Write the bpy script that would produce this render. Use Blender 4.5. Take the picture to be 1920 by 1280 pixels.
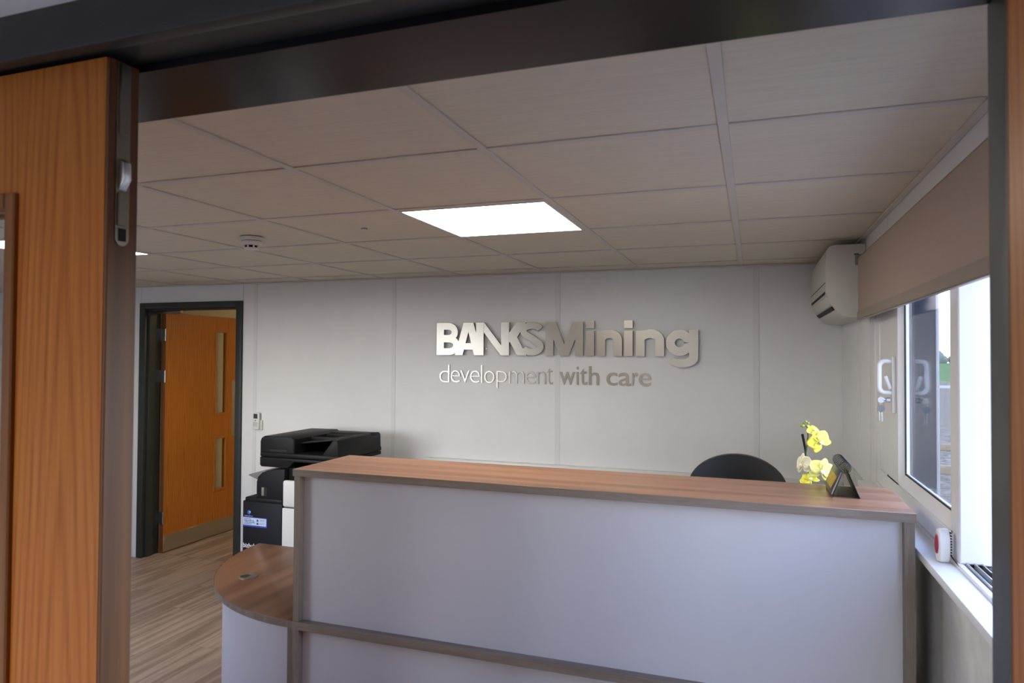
import bpy, bmesh, math, random
from mathutils import Vector, Matrix
random.seed(7)
for o in list(bpy.data.objects): bpy.data.objects.remove(o)
SC = bpy.context.scene
COL = SC.collection
PI = math.pi

# ------------------------------------------------------------ camera
FPX = 1284.32; YAW = -0.3373184; PITCH = 0.0193433; ROLL = 0.0055183
EYE = Vector((0.0629, -1.0588, 1.66))
cam = bpy.data.cameras.new('camera'); camo = bpy.data.objects.new('camera', cam); COL.objects.link(camo)
fw = Vector((math.sin(YAW)*math.cos(PITCH), math.cos(YAW)*math.cos(PITCH), math.sin(PITCH)))
rt = Vector((math.cos(YAW), -math.sin(YAW), 0)); up = rt.cross(fw)
r2 = rt*math.cos(ROLL)+up*math.sin(ROLL); u2 = -rt*math.sin(ROLL)+up*math.cos(ROLL)
M4 = Matrix((r2, u2, -fw)).transposed().to_4x4(); M4.translation = EYE
camo.matrix_world = M4
cam.sensor_width = 36.0; cam.lens = 36.0*FPX/1920.0; cam.clip_start = 0.02; cam.clip_end = 400
cam.dof.use_dof = True; cam.dof.focus_distance = 3.6; cam.dof.aperture_fstop = 8.0
SC.camera = camo

# ------------------------------------------------------------ sky, lights, exposure
SKY = 8.3
world = bpy.data.worlds.new('overcast_sky'); SC.world = world; world.use_nodes = True
wn = world.node_tree.nodes; wl = world.node_tree.links; wn.clear()
wo = wn.new('ShaderNodeOutputWorld'); wb = wn.new('ShaderNodeBackground')
tc = wn.new('ShaderNodeTexCoord'); sx = wn.new('ShaderNodeSeparateXYZ'); cr = wn.new('ShaderNodeValToRGB')
wl.new(tc.outputs['Generated'], sx.inputs[0]); wl.new(sx.outputs['Z'], cr.inputs[0])
cr.color_ramp.elements[0].color = (1.0, 0.985, 0.96, 1); cr.color_ramp.elements[1].color = (0.30, 0.46, 0.95, 1)
ke = cr.color_ramp.elements.new(0.16); ke.color = (0.90, 0.95, 1.0, 1)
ke = cr.color_ramp.elements.new(0.5); ke.color = (0.38, 0.54, 1.0, 1)
wl.new(cr.outputs[0], wb.inputs[0]); wb.inputs[1].default_value = SKY
wl.new(wb.outputs[0], wo.inputs[0])

def portal(name, loc, rot, sx_, sy_):
    l = bpy.data.lights.new(name, 'AREA'); l.shape = 'RECTANGLE'; l.size = sx_; l.size_y = sy_
    l.cycles.is_portal = True
    o = bpy.data.objects.new(name, l); COL.objects.link(o); o.location = loc; o.rotation_euler = rot

vs = SC.view_settings
vs.view_transform = 'Standard'; vs.look = 'None'; vs.gamma = 1.0; vs.use_curve_mapping = False
vs.exposure = 0.75
PANEL = 11.0          # ceiling panel brightness

# ------------------------------------------------------------ materials
MATS = {}
def newmat(name):
    m = bpy.data.materials.new(name); m.use_nodes = True; MATS[name] = m
    nt = m.node_tree; b = nt.nodes['Principled BSDF']
    return m, nt.nodes, nt.links, b
def pm(name, col, rough=0.5, metal=0.0, noise=0.04, nscale=30.0, bump=0.0, coat=0.0, stretch=(1,1,1), spec=0.5):
    """plain surface with slight procedural mottling"""
    m, n, l, b = newmat(name)
    b.inputs['Roughness'].default_value = rough; b.inputs['Metallic'].default_value = metal
    b.inputs['Coat Weight'].default_value = coat; b.inputs['Specular IOR Level'].default_value = spec
    t = n.new('ShaderNodeTexCoord'); mp = n.new('ShaderNodeMapping'); mp.inputs['Scale'].default_value = stretch
    nz = n.new('ShaderNodeTexNoise'); nz.inputs['Scale'].default_value = nscale; nz.inputs['Detail'].default_value = 3
    l.new(t.outputs['Object'], mp.inputs[0]); l.new(mp.outputs[0], nz.inputs['Vector'])
    r = n.new('ShaderNodeValToRGB')
    r.color_ramp.elements[0].position = 0.3; r.color_ramp.elements[1].position = 0.7
    r.color_ramp.elements[0].color = tuple(max(0, c*(1-noise)) for c in col)+(1,)
    r.color_ramp.elements[1].color = tuple(min(1, c*(1+noise)) for c in col)+(1,)
    l.new(nz.outputs['Fac'], r.inputs[0]); l.new(r.outputs[0], b.inputs['Base Color'])
    if bump:
        bp = n.new('ShaderNodeBump'); bp.inputs['Strength'].default_value = bump; bp.inputs['Distance'].default_value = 0.002
        l.new(nz.outputs['Fac'], bp.inputs['Height']); l.new(bp.outputs[0], b.inputs['Normal'])
    return m
def wood(name, c_dark, c_mid, c_light, grain=(18, 18, 0.9), rings=7.0, rough=0.35, coat=0.0, vary=0.0, fine=6.0, ringmix=0.45):
    m, n, l, b = newmat(name)
    b.inputs['Roughness'].default_value = rough; b.inputs['Coat Weight'].default_value = coat
    t = n.new('ShaderNodeTexCoord'); oi = n.new('ShaderNodeObjectInfo')
    off = n.new('ShaderNodeVectorMath'); off.operation = 'SCALE'; off.inputs[0].default_value = (17.3, 9.1, 5.7)
    l.new(oi.outputs['Random'], off.inputs['Scale'])
    ad = n.new('ShaderNodeVectorMath'); ad.operation = 'ADD'
    l.new(t.outputs['Object'], ad.inputs[0]); l.new(off.outputs[0], ad.inputs[1])
    mp = n.new('ShaderNodeMapping'); mp.inputs['Scale'].default_value = grain; l.new(ad.outputs[0], mp.inputs[0])
    # broad rings: contour lines of a stretched noise
    mp2 = n.new('ShaderNodeMapping'); mp2.inputs['Scale'].default_value = tuple(g*0.28 for g in grain); l.new(ad.outputs[0], mp2.inputs[0])
    nz = n.new('ShaderNodeTexNoise'); nz.inputs['Scale'].default_value = 1.0; nz.inputs['Detail'].default_value = 1.5
    l.new(mp2.outputs[0], nz.inputs['Vector'])
    mu = n.new('ShaderNodeMath'); mu.operation = 'MULTIPLY'; mu.inputs[1].default_value = rings*6.28
    l.new(nz.outputs['Fac'], mu.inputs[0])
    si = n.new('ShaderNodeMath'); si.operation = 'SINE'; l.new(mu.outputs[0], si.inputs[0])
    h = n.new('ShaderNodeMath'); h.operation = 'MULTIPLY_ADD'; h.inputs[1].default_value = 0.5; h.inputs[2].default_value = 0.5
    l.new(si.outputs[0], h.inputs[0])
    # fine pores
    nf = n.new('ShaderNodeTexNoise'); nf.inputs['Scale'].default_value = fine; nf.inputs['Detail'].default_value = 4
    nf.inputs['Roughness'].default_value = 0.65
    l.new(mp.outputs[0], nf.inputs['Vector'])
    mx = n.new('ShaderNodeMix'); mx.data_type = 'FLOAT'; mx.inputs[0].default_value = ringmix
    l.new(nf.outputs['Fac'], mx.inputs[2]); l.new(h.outputs[0], mx.inputs[3])
    r = n.new('ShaderNodeValToRGB'); e = r.color_ramp.elements
    e[0].position = 0.22; e[0].color = tuple(c_dark)+(1,); e[1].position = 0.75; e[1].color = tuple(c_light)+(1,)
    k = e.new(0.48); k.color = tuple(c_mid)+(1,)
    l.new(mx.outputs[0], r.inputs[0])
    last = r.outputs[0]
    if vary:
        hs = n.new('ShaderNodeHueSaturation')
        mr = n.new('ShaderNodeMapRange'); mr.inputs[3].default_value = 1-vary; mr.inputs[4].default_value = 1+vary
        l.new(oi.outputs['Random'], mr.inputs[0]); l.new(mr.outputs[0], hs.inputs['Value']); l.new(last, hs.inputs['Color'])
        last = hs.outputs[0]
    l.new(last, b.inputs['Base Color'])
    bp = n.new('ShaderNodeBump'); bp.inputs['Strength'].default_value = 0.08; bp.inputs['Distance'].default_value = 0.001
    l.new(nf.outputs['Fac'], bp.inputs['Height']); l.new(bp.outputs[0], b.inputs['Normal'])
    return m
def glassmat(name, tint=(1, 1, 1)):
    """thin clear pane: transparent, with angle dependent mirror reflection the same from both sides"""
    m = bpy.data.materials.new(name); m.use_nodes = True; MATS[name] = m
    n = m.node_tree.nodes; l = m.node_tree.links; n.clear()
    o = n.new('ShaderNodeOutputMaterial'); t = n.new('ShaderNodeBsdfTransparent'); g = n.new('ShaderNodeBsdfGlossy')
    t.inputs[0].default_value = tint+(1,); g.inputs['Roughness'].default_value = 0.0
    geo = n.new('ShaderNodeNewGeometry'); d = n.new('ShaderNodeVectorMath'); d.operation = 'DOT_PRODUCT'
    l.new(geo.outputs['Normal'], d.inputs[0]); l.new(geo.outputs['Incoming'], d.inputs[1])
    def mth(op, a, b=None):
        q = n.new('ShaderNodeMath'); q.operation = op
        for k, v in enumerate((a, b)):
            if v is None: continue
            if isinstance(v, (int, float)): q.inputs[k].default_value = v
            else: l.new(v, q.inputs[k])
        return q.outputs[0]
    c = mth('ABSOLUTE', d.outputs['Value']); f = mth('ADD', mth('MULTIPLY', mth('POWER', mth('SUBTRACT', 1.0, c), 5.0), 0.96), 0.04)
    mx = n.new('ShaderNodeMixShader'); l.new(f, mx.inputs[0]); l.new(t.outputs[0], mx.inputs[1]); l.new(g.outputs[0], mx.inputs[2])
    l.new(mx.outputs[0], o.inputs[0]); return m
def emit(name, col, s):
    m, n, l, b = newmat(name)
    b.inputs['Base Color'].default_value = (0.8, 0.8, 0.8, 1)
    b.inputs['Emission Color'].default_value = col+(1,); b.inputs['Emission Strength'].default_value = s
    return m

pm('wall_white', (0.78, 0.78, 0.775), 0.38, noise=0.015, nscale=6)
pm('strip_white', (0.72, 0.72, 0.71), 0.35, noise=0.01)
pm('tile', (0.735, 0.685, 0.565), 0.85, noise=0.05, nscale=9, bump=0.15, stretch=(0.6, 9, 1))
pm('tee', (0.66, 0.625, 0.56), 0.6, noise=0.01)
pm('plenum', (0.05, 0.05, 0.05), 0.9)
pm('dark_frame', (0.030, 0.034, 0.033), 0.42, noise=0.05)
pm('dark_gloss', (0.009, 0.0092, 0.010), 0.25, noise=0.05, spec=0.22)
def veneer(name, c_dark, c_mid, c_light, rough=0.42):
    """flat-sawn veneer: nested cathedral arches repeated across the leaf, plus fine vertical pores"""
    m, n, l, b = newmat(name)
    b.inputs['Roughness'].default_value = rough; b.inputs['Specular IOR Level'].default_value = 0.3
    t = n.new('ShaderNodeTexCoord'); sp = n.new('ShaderNodeSeparateXYZ'); l.new(t.outputs['Object'], sp.inputs[0])
    def mth(op, a, b_=None, c=None):
        q = n.new('ShaderNodeMath'); q.operation = op
        for k, v in enumerate((a, b_, c)):
            if v is None: continue
            if isinstance(v, (int, float)): q.inputs[k].default_value = v
            else: l.new(v, q.inputs[k])
        return q.outputs[0]
    mp = n.new('ShaderNodeMapping'); mp.inputs['Scale'].default_value = (5, 5, 0.9); l.new(t.outputs['Object'], mp.inputs[0])
    nz = n.new('ShaderNodeTexNoise'); nz.inputs['Scale'].default_value = 1.0; nz.inputs['Detail'].default_value = 2; l.new(mp.outputs[0], nz.inputs['Vector'])
    h = mth('ADD', mth('ADD', sp.outputs['X'], sp.outputs['Y']), mth('MULTIPLY', nz.outputs['Fac'], 0.03))
    xm = mth('SUBTRACT', mth('MODULO', mth('ADD', h, 20.0), 0.17), 0.085)
    par = mth('MULTIPLY', mth('POWER', mth('DIVIDE', mth('ABSOLUTE', xm), 0.085), 1.4), 5.5)
    f = mth('ADD', mth('ADD', par, mth('MULTIPLY', sp.outputs['Z'], 3.2)), mth('MULTIPLY', nz.outputs['Fac'], 3.0))
    ring = mth('MULTIPLY_ADD', mth('SINE', mth('MULTIPLY', f, 6.283)), 0.5, 0.5)
    ring = mth('POWER', ring, 2.2)
    mp2 = n.new('ShaderNodeMapping'); mp2.inputs['Scale'].default_value = (150, 150, 3.0); l.new(t.outputs['Object'], mp2.inputs[0])
    nf = n.new('ShaderNodeTexNoise'); nf.inputs['Scale'].default_value = 1.0; nf.inputs['Detail'].default_value = 4; l.new(mp2.outputs[0], nf.inputs['Vector'])
    fac = mth('SUBTRACT', mth('ADD', mth('MULTIPLY', nf.outputs['Fac'], 0.75), 0.26), mth('MULTIPLY', ring, 0.24))
    r = n.new('ShaderNodeValToRGB'); e = r.color_ramp.elements
    e[0].position = 0.25; e[0].color = c_dark+(1,); e[1].position = 0.78; e[1].color = c_light+(1,); k = e.new(0.5); k.color = c_mid+(1,)
    l.new(fac, r.inputs[0]); l.new(r.outputs[0], b.inputs['Base Color'])
    return m
veneer('door_veneer', (0.355, 0.102, 0.013), (0.48, 0.154, 0.022), (0.57, 0.215, 0.038))
wood('door_edge', (0.10, 0.040, 0.012), (0.135, 0.056, 0.018), (0.17, 0.073, 0.024), grain=(60, 60, 1.2), rings=4, rough=0.5)
wood('laminate_x', (0.175, 0.075, 0.036), (0.255, 0.115, 0.060), (0.34, 0.170, 0.098), grain=(1.3, 26, 26), rings=5, rough=0.33, ringmix=0.3)
wood('laminate_y', (0.105, 0.046, 0.024), (0.155, 0.070, 0.038), (0.21, 0.105, 0.06), grain=(24, 1.4, 24), rings=5, rough=0.33, ringmix=0.35)
wood('edge_band', (0.135, 0.105, 0.083), (0.185, 0.15, 0.12), (0.24, 0.20, 0.165), grain=(2.5, 60, 60), rings=3, rough=0.45, ringmix=0.2)
wood('edge_band_z', (0.135, 0.105, 0.083), (0.185, 0.15, 0.12), (0.24, 0.20, 0.165), grain=(60, 60, 2.5), rings=3, rough=0.45, ringmix=0.2)
wood('floor_plank', (0.21, 0.142, 0.098), (0.33, 0.235, 0.170), (0.43, 0.325, 0.245), grain=(30, 1.6, 30), rings=6, rough=0.42, vary=0.10, ringmix=0.35)
wood('bead_wood', (0.20, 0.075, 0.017), (0.27, 0.105, 0.025), (0.33, 0.135, 0.035), grain=(60, 60, 1.2), rings=4, rough=0.5)
pm('desk_panel', (0.49, 0.495, 0.54), 0.42, noise=0.015, nscale=4)
pm('alu_brushed', (0.40, 0.385, 0.355), 0.31, metal=1.0, noise=0.05, nscale=40, stretch=(0.4, 1, 14))
pm('steel', (0.55, 0.54, 0.52), 0.32, metal=1.0, noise=0.04, nscale=60, stretch=(1, 1, 8))
pm('steel_dull', (0.30, 0.27, 0.22), 0.40, metal=1.0, noise=0.06, nscale=40)
pm('black_plastic', (0.007, 0.007, 0.008), 0.5, noise=0.05, spec=0.25)
pm('black_body', (0.008, 0.008, 0.011), 0.55, noise=0.05, spec=0.25)
pm('black_leather', (0.008, 0.008, 0.009), 0.45, noise=0.15, nscale=200, bump=0.3)
pm('white_plastic', (0.72, 0.71, 0.69), 0.38, noise=0.01)
pm('cream_plastic', (0.60, 0.58, 0.535), 0.42, noise=0.01)
pm('grey_plastic', (0.20, 0.20, 0.19), 0.5)
pm('upvc', (0.78, 0.78, 0.78), 0.28, noise=0.01)
pm('rubber', (0.008, 0.008, 0.009), 0.7)
pm('blind_fabric', (0.42, 0.33, 0.275), 0.85, noise=0.05, nscale=300, bump=0.2)
pm('blind_hem', (0.31, 0.25, 0.21), 0.8, noise=0.04, nscale=300)
pm('lower_wall', (0.62, 0.61, 0.59), 0.6, noise=0.10, nscale=12)
pm('red_button', (0.35, 0.015, 0.05), 0.4)
pm('dark_slot', (0.01, 0.009, 0.007), 0.7)
pm('lcd', (0.05, 0.055, 0.05), 0.3)
pm('button_grey', (0.32, 0.33, 0.32), 0.5)
pm('sticker_blue', (0.04, 0.06, 0.42), 0.4)
pm('sticker_pale', (0.55, 0.66, 0.85), 0.4)
pm('ink', (0.06, 0.07, 0.14), 0.5)
pm('ink_white', (0.75, 0.77, 0.8), 0.5)
pm('logo_blue', (0.02, 0.14, 0.55), 0.4)
pm('petal', (0.82, 0.74, 0.06), 0.5, noise=0.12, nscale=40)
pm('petal_pale', (0.90, 0.84, 0.24), 0.5, noise=0.08, nscale=40)
pm('petal_white', (0.88, 0.86, 0.62), 0.5, noise=0.06, nscale=40)
pm('lip', (0.90, 0.80, 0.62), 0.5, noise=0.1, nscale=80)
pm('bud', (0.30, 0.36, 0.04), 0.5)
pm('stem', (0.10, 0.13, 0.035), 0.5)
pm('leaf_green', (0.05, 0.13, 0.03), 0.4)
pm('pot', (0.55, 0.55, 0.53), 0.35)
pm('soil', (0.06, 0.035, 0.02), 0.9, noise=0.4)
pm('cal_board', (0.022, 0.021, 0.018), 0.4)
pm('cal_yellow', (0.42, 0.29, 0.03), 0.5, noise=0.25, nscale=60)
pm('paper_edge', (0.50, 0.48, 0.42), 0.6)
pm('wire', (0.015, 0.015, 0.015), 0.3, metal=0.6)
pm('lobby_floor', (0.30, 0.25, 0.20), 0.6)
pm('cream_wall', (0.72, 0.66, 0.52), 0.7)
pm('gravel', (0.10, 0.082, 0.062), 1.0, noise=0.6, nscale=9, bump=0.6, spec=0.0)
pm('concrete', (0.21, 0.19, 0.165), 1.0, noise=0.08, spec=0.0)
pm('grass', (0.052, 0.090, 0.035), 1.0, spec=0.0, noise=0.15, nscale=2)
pm('hedge', (0.06, 0.085, 0.07), 0.9, noise=0.5, nscale=3)
pm('cabin_grey', (0.020, 0.026, 0.040), 0.8, spec=0.1, noise=0.15, nscale=40, stretch=(1, 1, 1))
pm('cabin_trim', (0.25, 0.255, 0.255), 0.6)
pm('timber', (0.16, 0.12, 0.08), 1.0, noise=0.2, spec=0.0)
# translucent cloth for the roller blind
_m = MATS['blind_fabric']; _n = _m.node_tree.nodes; _l = _m.node_tree.links
_t = _n.new('ShaderNodeBsdfTranslucent'); _t.inputs[0].default_value = (0.40, 0.30, 0.24, 1)
_x = _n.new('ShaderNodeMixShader'); _x.inputs[0].default_value = 0.12
_l.new(_n['Principled BSDF'].outputs[0], _x.inputs[1]); _l.new(_t.outputs[0], _x.inputs[2]); _l.new(_x.outputs[0], _n['Material Output'].inputs[0])
glassmat('glass', (0.96, 0.97, 0.97))
emit('panel_light', (1.0, 0.955, 0.86), PANEL)
emit('warm_light', (1.0, 0.80, 0.46), 8.0)

# ------------------------------------------------------------ object helpers
def wloc(p):
    v = Vector((0, 0, 0))
    while p is not None: v += p.location; p = p.parent
    return v
def link(name, me, mat, parent=None, mats=None):
    o = bpy.data.objects.new(name, me); COL.objects.link(o)
    if mats:
        for m in mats: me.materials.append(MATS[m])
    elif mat and not me.materials: me.materials.append(MATS[mat])
    if parent is not None: o.parent = parent
    return o
def fin(name, bm, mat, parent=None, local=False, smooth=False, mats=None):
    """bmesh in world coords (or local when local=True) -> object"""
    if parent is not None and not local:
        bmesh.ops.translate(bm, verts=bm.verts, vec=-wloc(parent))
    bmesh.ops.recalc_face_normals(bm, faces=bm.faces)
    me = bpy.data.meshes.new(name); bm.to_mesh(me); bm.free()
    if smooth:
        for p in me.polygons: p.use_smooth = True
        try: me.set_sharp_from_angle(angle=math.radians(40))
        except Exception: pass
    return link(name, me, mat, parent, mats)
def bbox(bm, x0, x1, y0, y1, z0, z1, bev=0.0, seg=2):
    r = bmesh.ops.create_cube(bm, size=1.0)
    vs_ = r['verts']
    for v in vs_:
        v.co = Vector(((x0+x1)/2+v.co.x*(x1-x0), (y0+y1)/2+v.co.y*(y1-y0), (z0+z1)/2+v.co.z*(z1-z0)))
    if bev:
        es = list({e for v in vs_ for e in v.link_edges})
        bmesh.ops.bevel(bm, geom=es, offset=bev, segments=seg, affect='EDGES', profile=0.5)
def box(name, x0, x1, y0, y1, z0, z1, mat, parent=None, bev=0.0, seg=2, local=False):
    bm = bmesh.new(); bbox(bm, x0, x1, y0, y1, z0, z1, bev, seg)
    return fin(name, bm, mat, parent, local, smooth=bev > 0)
def bprism(bm, pts, axis, a0, a1, bev=0.0, seg=2):
    """extrude a 2D polygon along an axis ('x': pts=(y,z); 'y': pts=(x,z); 'z': pts=(x,y))"""
    def P(p, a):
        return {'x': (a, p[0], p[1]), 'y': (p[0], a, p[1]), 'z': (p[0], p[1], a)}[axis]
    A = [bm.verts.new(P(p, a0)) for p in pts]; B = [bm.verts.new(P(p, a1)) for p in pts]
    n = len(pts); fs = [bm.faces.new(A[::-1]), bm.faces.new(B)]
    for i in range(n): fs.append(bm.faces.new((A[i], A[(i+1) % n], B[(i+1) % n], B[i])))
    if bev:
        bmesh.ops.recalc_face_normals(bm, faces=fs)
        es = list({e for e in fs[0].edges} | {e for e in fs[1].edges})
        bmesh.ops.bevel(bm, geom=es, offset=bev, segments=seg, affect='EDGES', profile=0.5)
def prism(name, pts, axis, a0, a1, mat, parent=None, bev=0.0, local=False, smooth=False, seg=2):
    bm = bmesh.new(); bprism(bm, pts, axis, a0, a1, bev, seg)
    return fin(name, bm, mat, parent, local, smooth or bev > 0)
def btube(bm, pts, r, seg=8, cap=True, radii=None):
    pts = [Vector(p) for p in pts]; rings = []
    n = len(pts); prev = None
    for i, p in enumerate(pts):
        if i == 0: t = pts[1]-p
        elif i == n-1: t = p-pts[i-1]
        else: t = (pts[i+1]-p).normalized()+(p-pts[i-1]).normalized()
        t.normalize()
        if prev is None:
            a = Vector((0, 0, 1)) if abs(t.z) < 0.9 else Vector((1, 0, 0)); a = t.cross(a).normalized()
        else:
            a = prev-t*prev.dot(t); a.normalize()
        prev = a; b = t.cross(a); rr = radii[i] if radii else r
        rings.append([bm.verts.new(p+a*rr*math.cos(2*PI*k/seg)+b*rr*math.sin(2*PI*k/seg)) for k in range(seg)])
    for i in range(n-1):
        for k in range(seg):
            bm.faces.new((rings[i][k], rings[i][(k+1) % seg], rings[i+1][(k+1) % seg], rings[i+1][k]))
    if cap: bm.faces.new(rings[0][::-1]); bm.faces.new(rings[-1])
def tube(name, pts, r, mat, parent=None, seg=8, local=False, radii=None):
    bm = bmesh.new(); btube(bm, pts, r, seg, True, radii)
    return fin(name, bm, mat, parent, local, smooth=True)
def blathe(bm, prof, c, seg=24, axis='z'):
    rings = []
    for r, h in prof:
        ring = []
        for k in range(seg):
            a = 2*PI*k/seg; x, y = r*math.cos(a), r*math.sin(a)
            v = {'z': (x, y, h), 'y': (x, h, y), 'x': (h, x, y)}[axis]
            ring.append(bm.verts.new(Vector(v)+Vector(c)))
        rings.append(ring)
    for i in range(len(rings)-1):
        for k in range(seg):
            bm.faces.new((rings[i][k], rings[i][(k+1) % seg], rings[i+1][(k+1) % seg], rings[i+1][k]))
    bm.faces.new(rings[0][::-1]); bm.faces.new(rings[-1])
def lathe(name, prof, c, mat, parent=None, seg=24, axis='z', local=False):
    bm = bmesh.new(); blathe(bm, prof, c, seg, axis)
    return fin(name, bm, mat, parent, local, smooth=True)
def thing(name, label, cat, loc=(0, 0, 0), rotz=0.0, group=None):
    o = bpy.data.objects.new(name, None); COL.objects.link(o); o.empty_display_size = 0.05
    o.location = loc; o.rotation_euler = (0, 0, rotz); o['label'] = label; o['category'] = cat
    if group: o['group'] = group
    return o
def tag(o, label, cat, group=None):
    o['label'] = label; o['category'] = cat
    if group: o['group'] = group
    return o
def struct(o, label=None):
    o['kind'] = 'structure'
    if label: o['label'] = label
    return o
def dupmesh(src, name, parent, loc):
    c = bpy.data.objects.new(name, src.data); COL.objects.link(c); c.parent = parent; c.location = loc
    return c
def textmesh(body, size, extrude=0.002, offset=0.0):
    cu = bpy.data.curves.new('txt', 'FONT'); cu.body = body; cu.size = size; cu.extrude = extrude; cu.offset = offset
    cu.resolution_u = 4; cu.align_x = 'LEFT'
    o = bpy.data.objects.new('txt', cu); COL.objects.link(o)
    bpy.context.view_layer.update()
    dg = bpy.context.evaluated_depsgraph_get()
    me = bpy.data.meshes.new_from_object(o.evaluated_get(dg))
    bpy.data.objects.remove(o); bpy.data.curves.remove(cu)
    me.materials.clear()
    return me
def fit_text(me, x0, x1, z0, z1, y):
    """stand a text mesh up in the XZ plane (facing -Y), fitted to a box"""
    xs = [v.co.x for v in me.vertices]; ys = [v.co.y for v in me.vertices]
    ax, bx, ay, by = min(xs), max(xs), min(ys), max(ys)
    for v in me.vertices:
        x = x0+(v.co.x-ax)/(bx-ax)*(x1-x0); z = z0+(v.co.y-ay)/(by-ay)*(z1-z0)
        v.co = Vector((x, y-v.co.z, z))
    return me

# ------------------------------------------------------------ dimensions (metres, floor at z = 0)
CEIL = 2.194; YB = 3.222; XR = 0.55; XL = -6.62; YF = -0.19; YN = -0.40
SOF = 2.045; JR = 0.306; JL = -1.79

# ------------------------------------------------------------ floor
floor = struct(box('floor', XL-0.2, XR+0.2, YN, YB+0.15, -0.12, -0.004, 'lobby_floor'), 'wood effect vinyl plank floor of the reception room')
PW, PLN = 0.183, 1.22
pb = bmesh.new(); bbox(pb, 0.0006, PW-0.0006, 0.0006, PLN-0.0006, -0.004, 0.0, 0.0007, 1)
pl0 = None; i = 0
x = XL
while x < XR-0.02:
    off = [0.0, -0.42, -0.80, -0.21, -0.63][i % 5]
    y = YF-0.2+off
    while y < YB:
        y0c, y1c, x1c = max(y, YN+0.002), min(y+PLN, YB+0.148), min(x+PW, XR)
        if y0c > y+1e-6 or y1c < y+PLN-1e-6 or x1c < x+PW-1e-6:
            if y1c-y0c > 0.01 and x1c-x > 0.01: box('floor_plank', x+0.0006, x1c-0.0006, y0c+0.0006, y1c-0.0006, -0.004, 0.0, 'floor_plank', floor, 0.0007, 1)
        elif pl0 is None: pl0 = fin('floor_plank', pb, 'floor_plank', floor, local=True); p = pl0; p.location = (x, y, 0)
        else: p = dupmesh(pl0, 'floor_plank', floor, (x, y, 0))
        y += PLN
    x += PW; i += 1

# ------------------------------------------------------------ walls
def wall_panels(wall, xs, y0, y1, z0, z1):
    for a, b in zip(xs[:-1], xs[1:]):
        box('wall_panel', a+0.0015, b-0.0015, y0, y1, z0, z1, 'wall_white', wall, 0.001, 1)
DX0, DX1, DZ = -4.655, -3.632, 2.064            # outer edges of the far door frame
wb_ = bmesh.new()
bbox(wb_, XL-0.2, DX0+0.03, YB+0.008, YB+0.13, 0, CEIL+0.25)
bbox(wb_, DX1-0.03, XR+0.2, YB+0.008, YB+0.13, 0, CEIL+0.25)
bbox(wb_, DX0+0.03, DX1-0.03, YB+0.008, YB+0.13, DZ-0.03, CEIL+0.25)
wall_back = struct(fin('wall_back', wb_, 'wall_white'), 'white panelled back wall behind the reception desk')
wall_panels(wall_back, (XL, -5.90, DX0-0.002), YB, YB+0.008, 0, CEIL-0.001)
wall_panels(wall_back, (DX1+0.002, -3.512, -2.322, -1.125, 0.086, XR-0.001), YB, YB+0.008, 0, CEIL-0.001)
box('wall_panel', DX0, DX1, YB, YB+0.008, DZ, CEIL-0.001, 'wall_white', wall_back, 0.001, 1)
for xx in (-3.512, -2.322, -1.125, 0.086):
    box('cover_strip', xx-0.016, xx+0.016, YB-0.0025, YB+0.001, 0.06, CEIL-0.002, 'strip_white', wall_back, 0.0008, 1)
bb = struct(box('baseboard_back', DX1+0.004, XR-0.03, YB-0.012, YB, 0.0, 0.075, 'strip_white', None, 0.003), 'pale skirting board along the back wall')
bb2 = struct(box('baseboard_left', XL, DX0-0.004, YB-0.012, YB, 0.0, 0.075, 'strip_white', None, 0.003), 'pale skirting board left of the far door')
struct(box('wall_left', XL-0.15, XL, YF, YB, 0, CEIL+0.25, 'wall_white'), 'white left wall of the reception room')

# right wall around the window opening
WY0, WY1, WZ0, WZ1 = -0.02, 2.16, 1.105, 2.06
wr = bmesh.new()
bbox(wr, XR, XR+0.2, YF-0.21, YB+0.13, 0, WZ0); bbox(wr, XR, XR+0.2, YF-0.21, YB+0.13, WZ1, CEIL+0.25)
bbox(wr, XR, XR+0.2, YF-0.21, WY0, WZ0, WZ1); bbox(wr, XR, XR+0.2, WY1, YB+0.13, WZ0, WZ1)
wall_right = struct(fin('wall_right', wr, 'wall_white'), 'white right wall holding the window')
ys = (-0.18, 0.63, 1.83, YB-0.002)
for a, b in zip(ys[:-1], ys[1:]):
    box('lower_panel', XR-0.006, XR, a+0.002, b-0.002, 0.0, 1.095, 'lower_wall', wall_right, 0.0015, 1)
    box('upper_panel', XR-0.006, XR, a+0.002, b-0.002, WZ1+0.002, CEIL-0.002, 'wall_white', wall_right, 0.0015, 1)
box('side_panel', XR-0.006, XR, 2.175, YB-0.002, 1.097, WZ1, 'wall_white', wall_right, 0.0015, 1)
for a in ys[1:-1]:
    box('cover_strip', XR-0.0085, XR-0.005, a-0.016, a+0.016, 0.0, 1.095, 'lower_wall', wall_right, 0.0008, 1)

# front wall with the double doorway, and a window further along to the left
FW0, FW1, FZ0, FZ1 = -4.10, -2.80, 0.95, 1.95
wf = bmesh.new()
bbox(wf, XL-0.15, FW0, YN, YF, 0, CEIL+0.35); bbox(wf, FW1, JL-0.03, YN, YF, 0, CEIL+0.35)
bbox(wf, FW0, FW1, YN, YF, 0, FZ0); bbox(wf, FW0, FW1, YN, YF, FZ1, CEIL+0.35)
bbox(wf, JL-0.03, JR+0.03, YN, YF, SOF+0.03, CEIL+0.35); bbox(wf, JR+0.03, XR, YN, YF, 0, CEIL+0.35)
wall_front = struct(fin('wall_front', wf, 'wall_white'), 'white wall above and beside the dark door frame')

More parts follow.
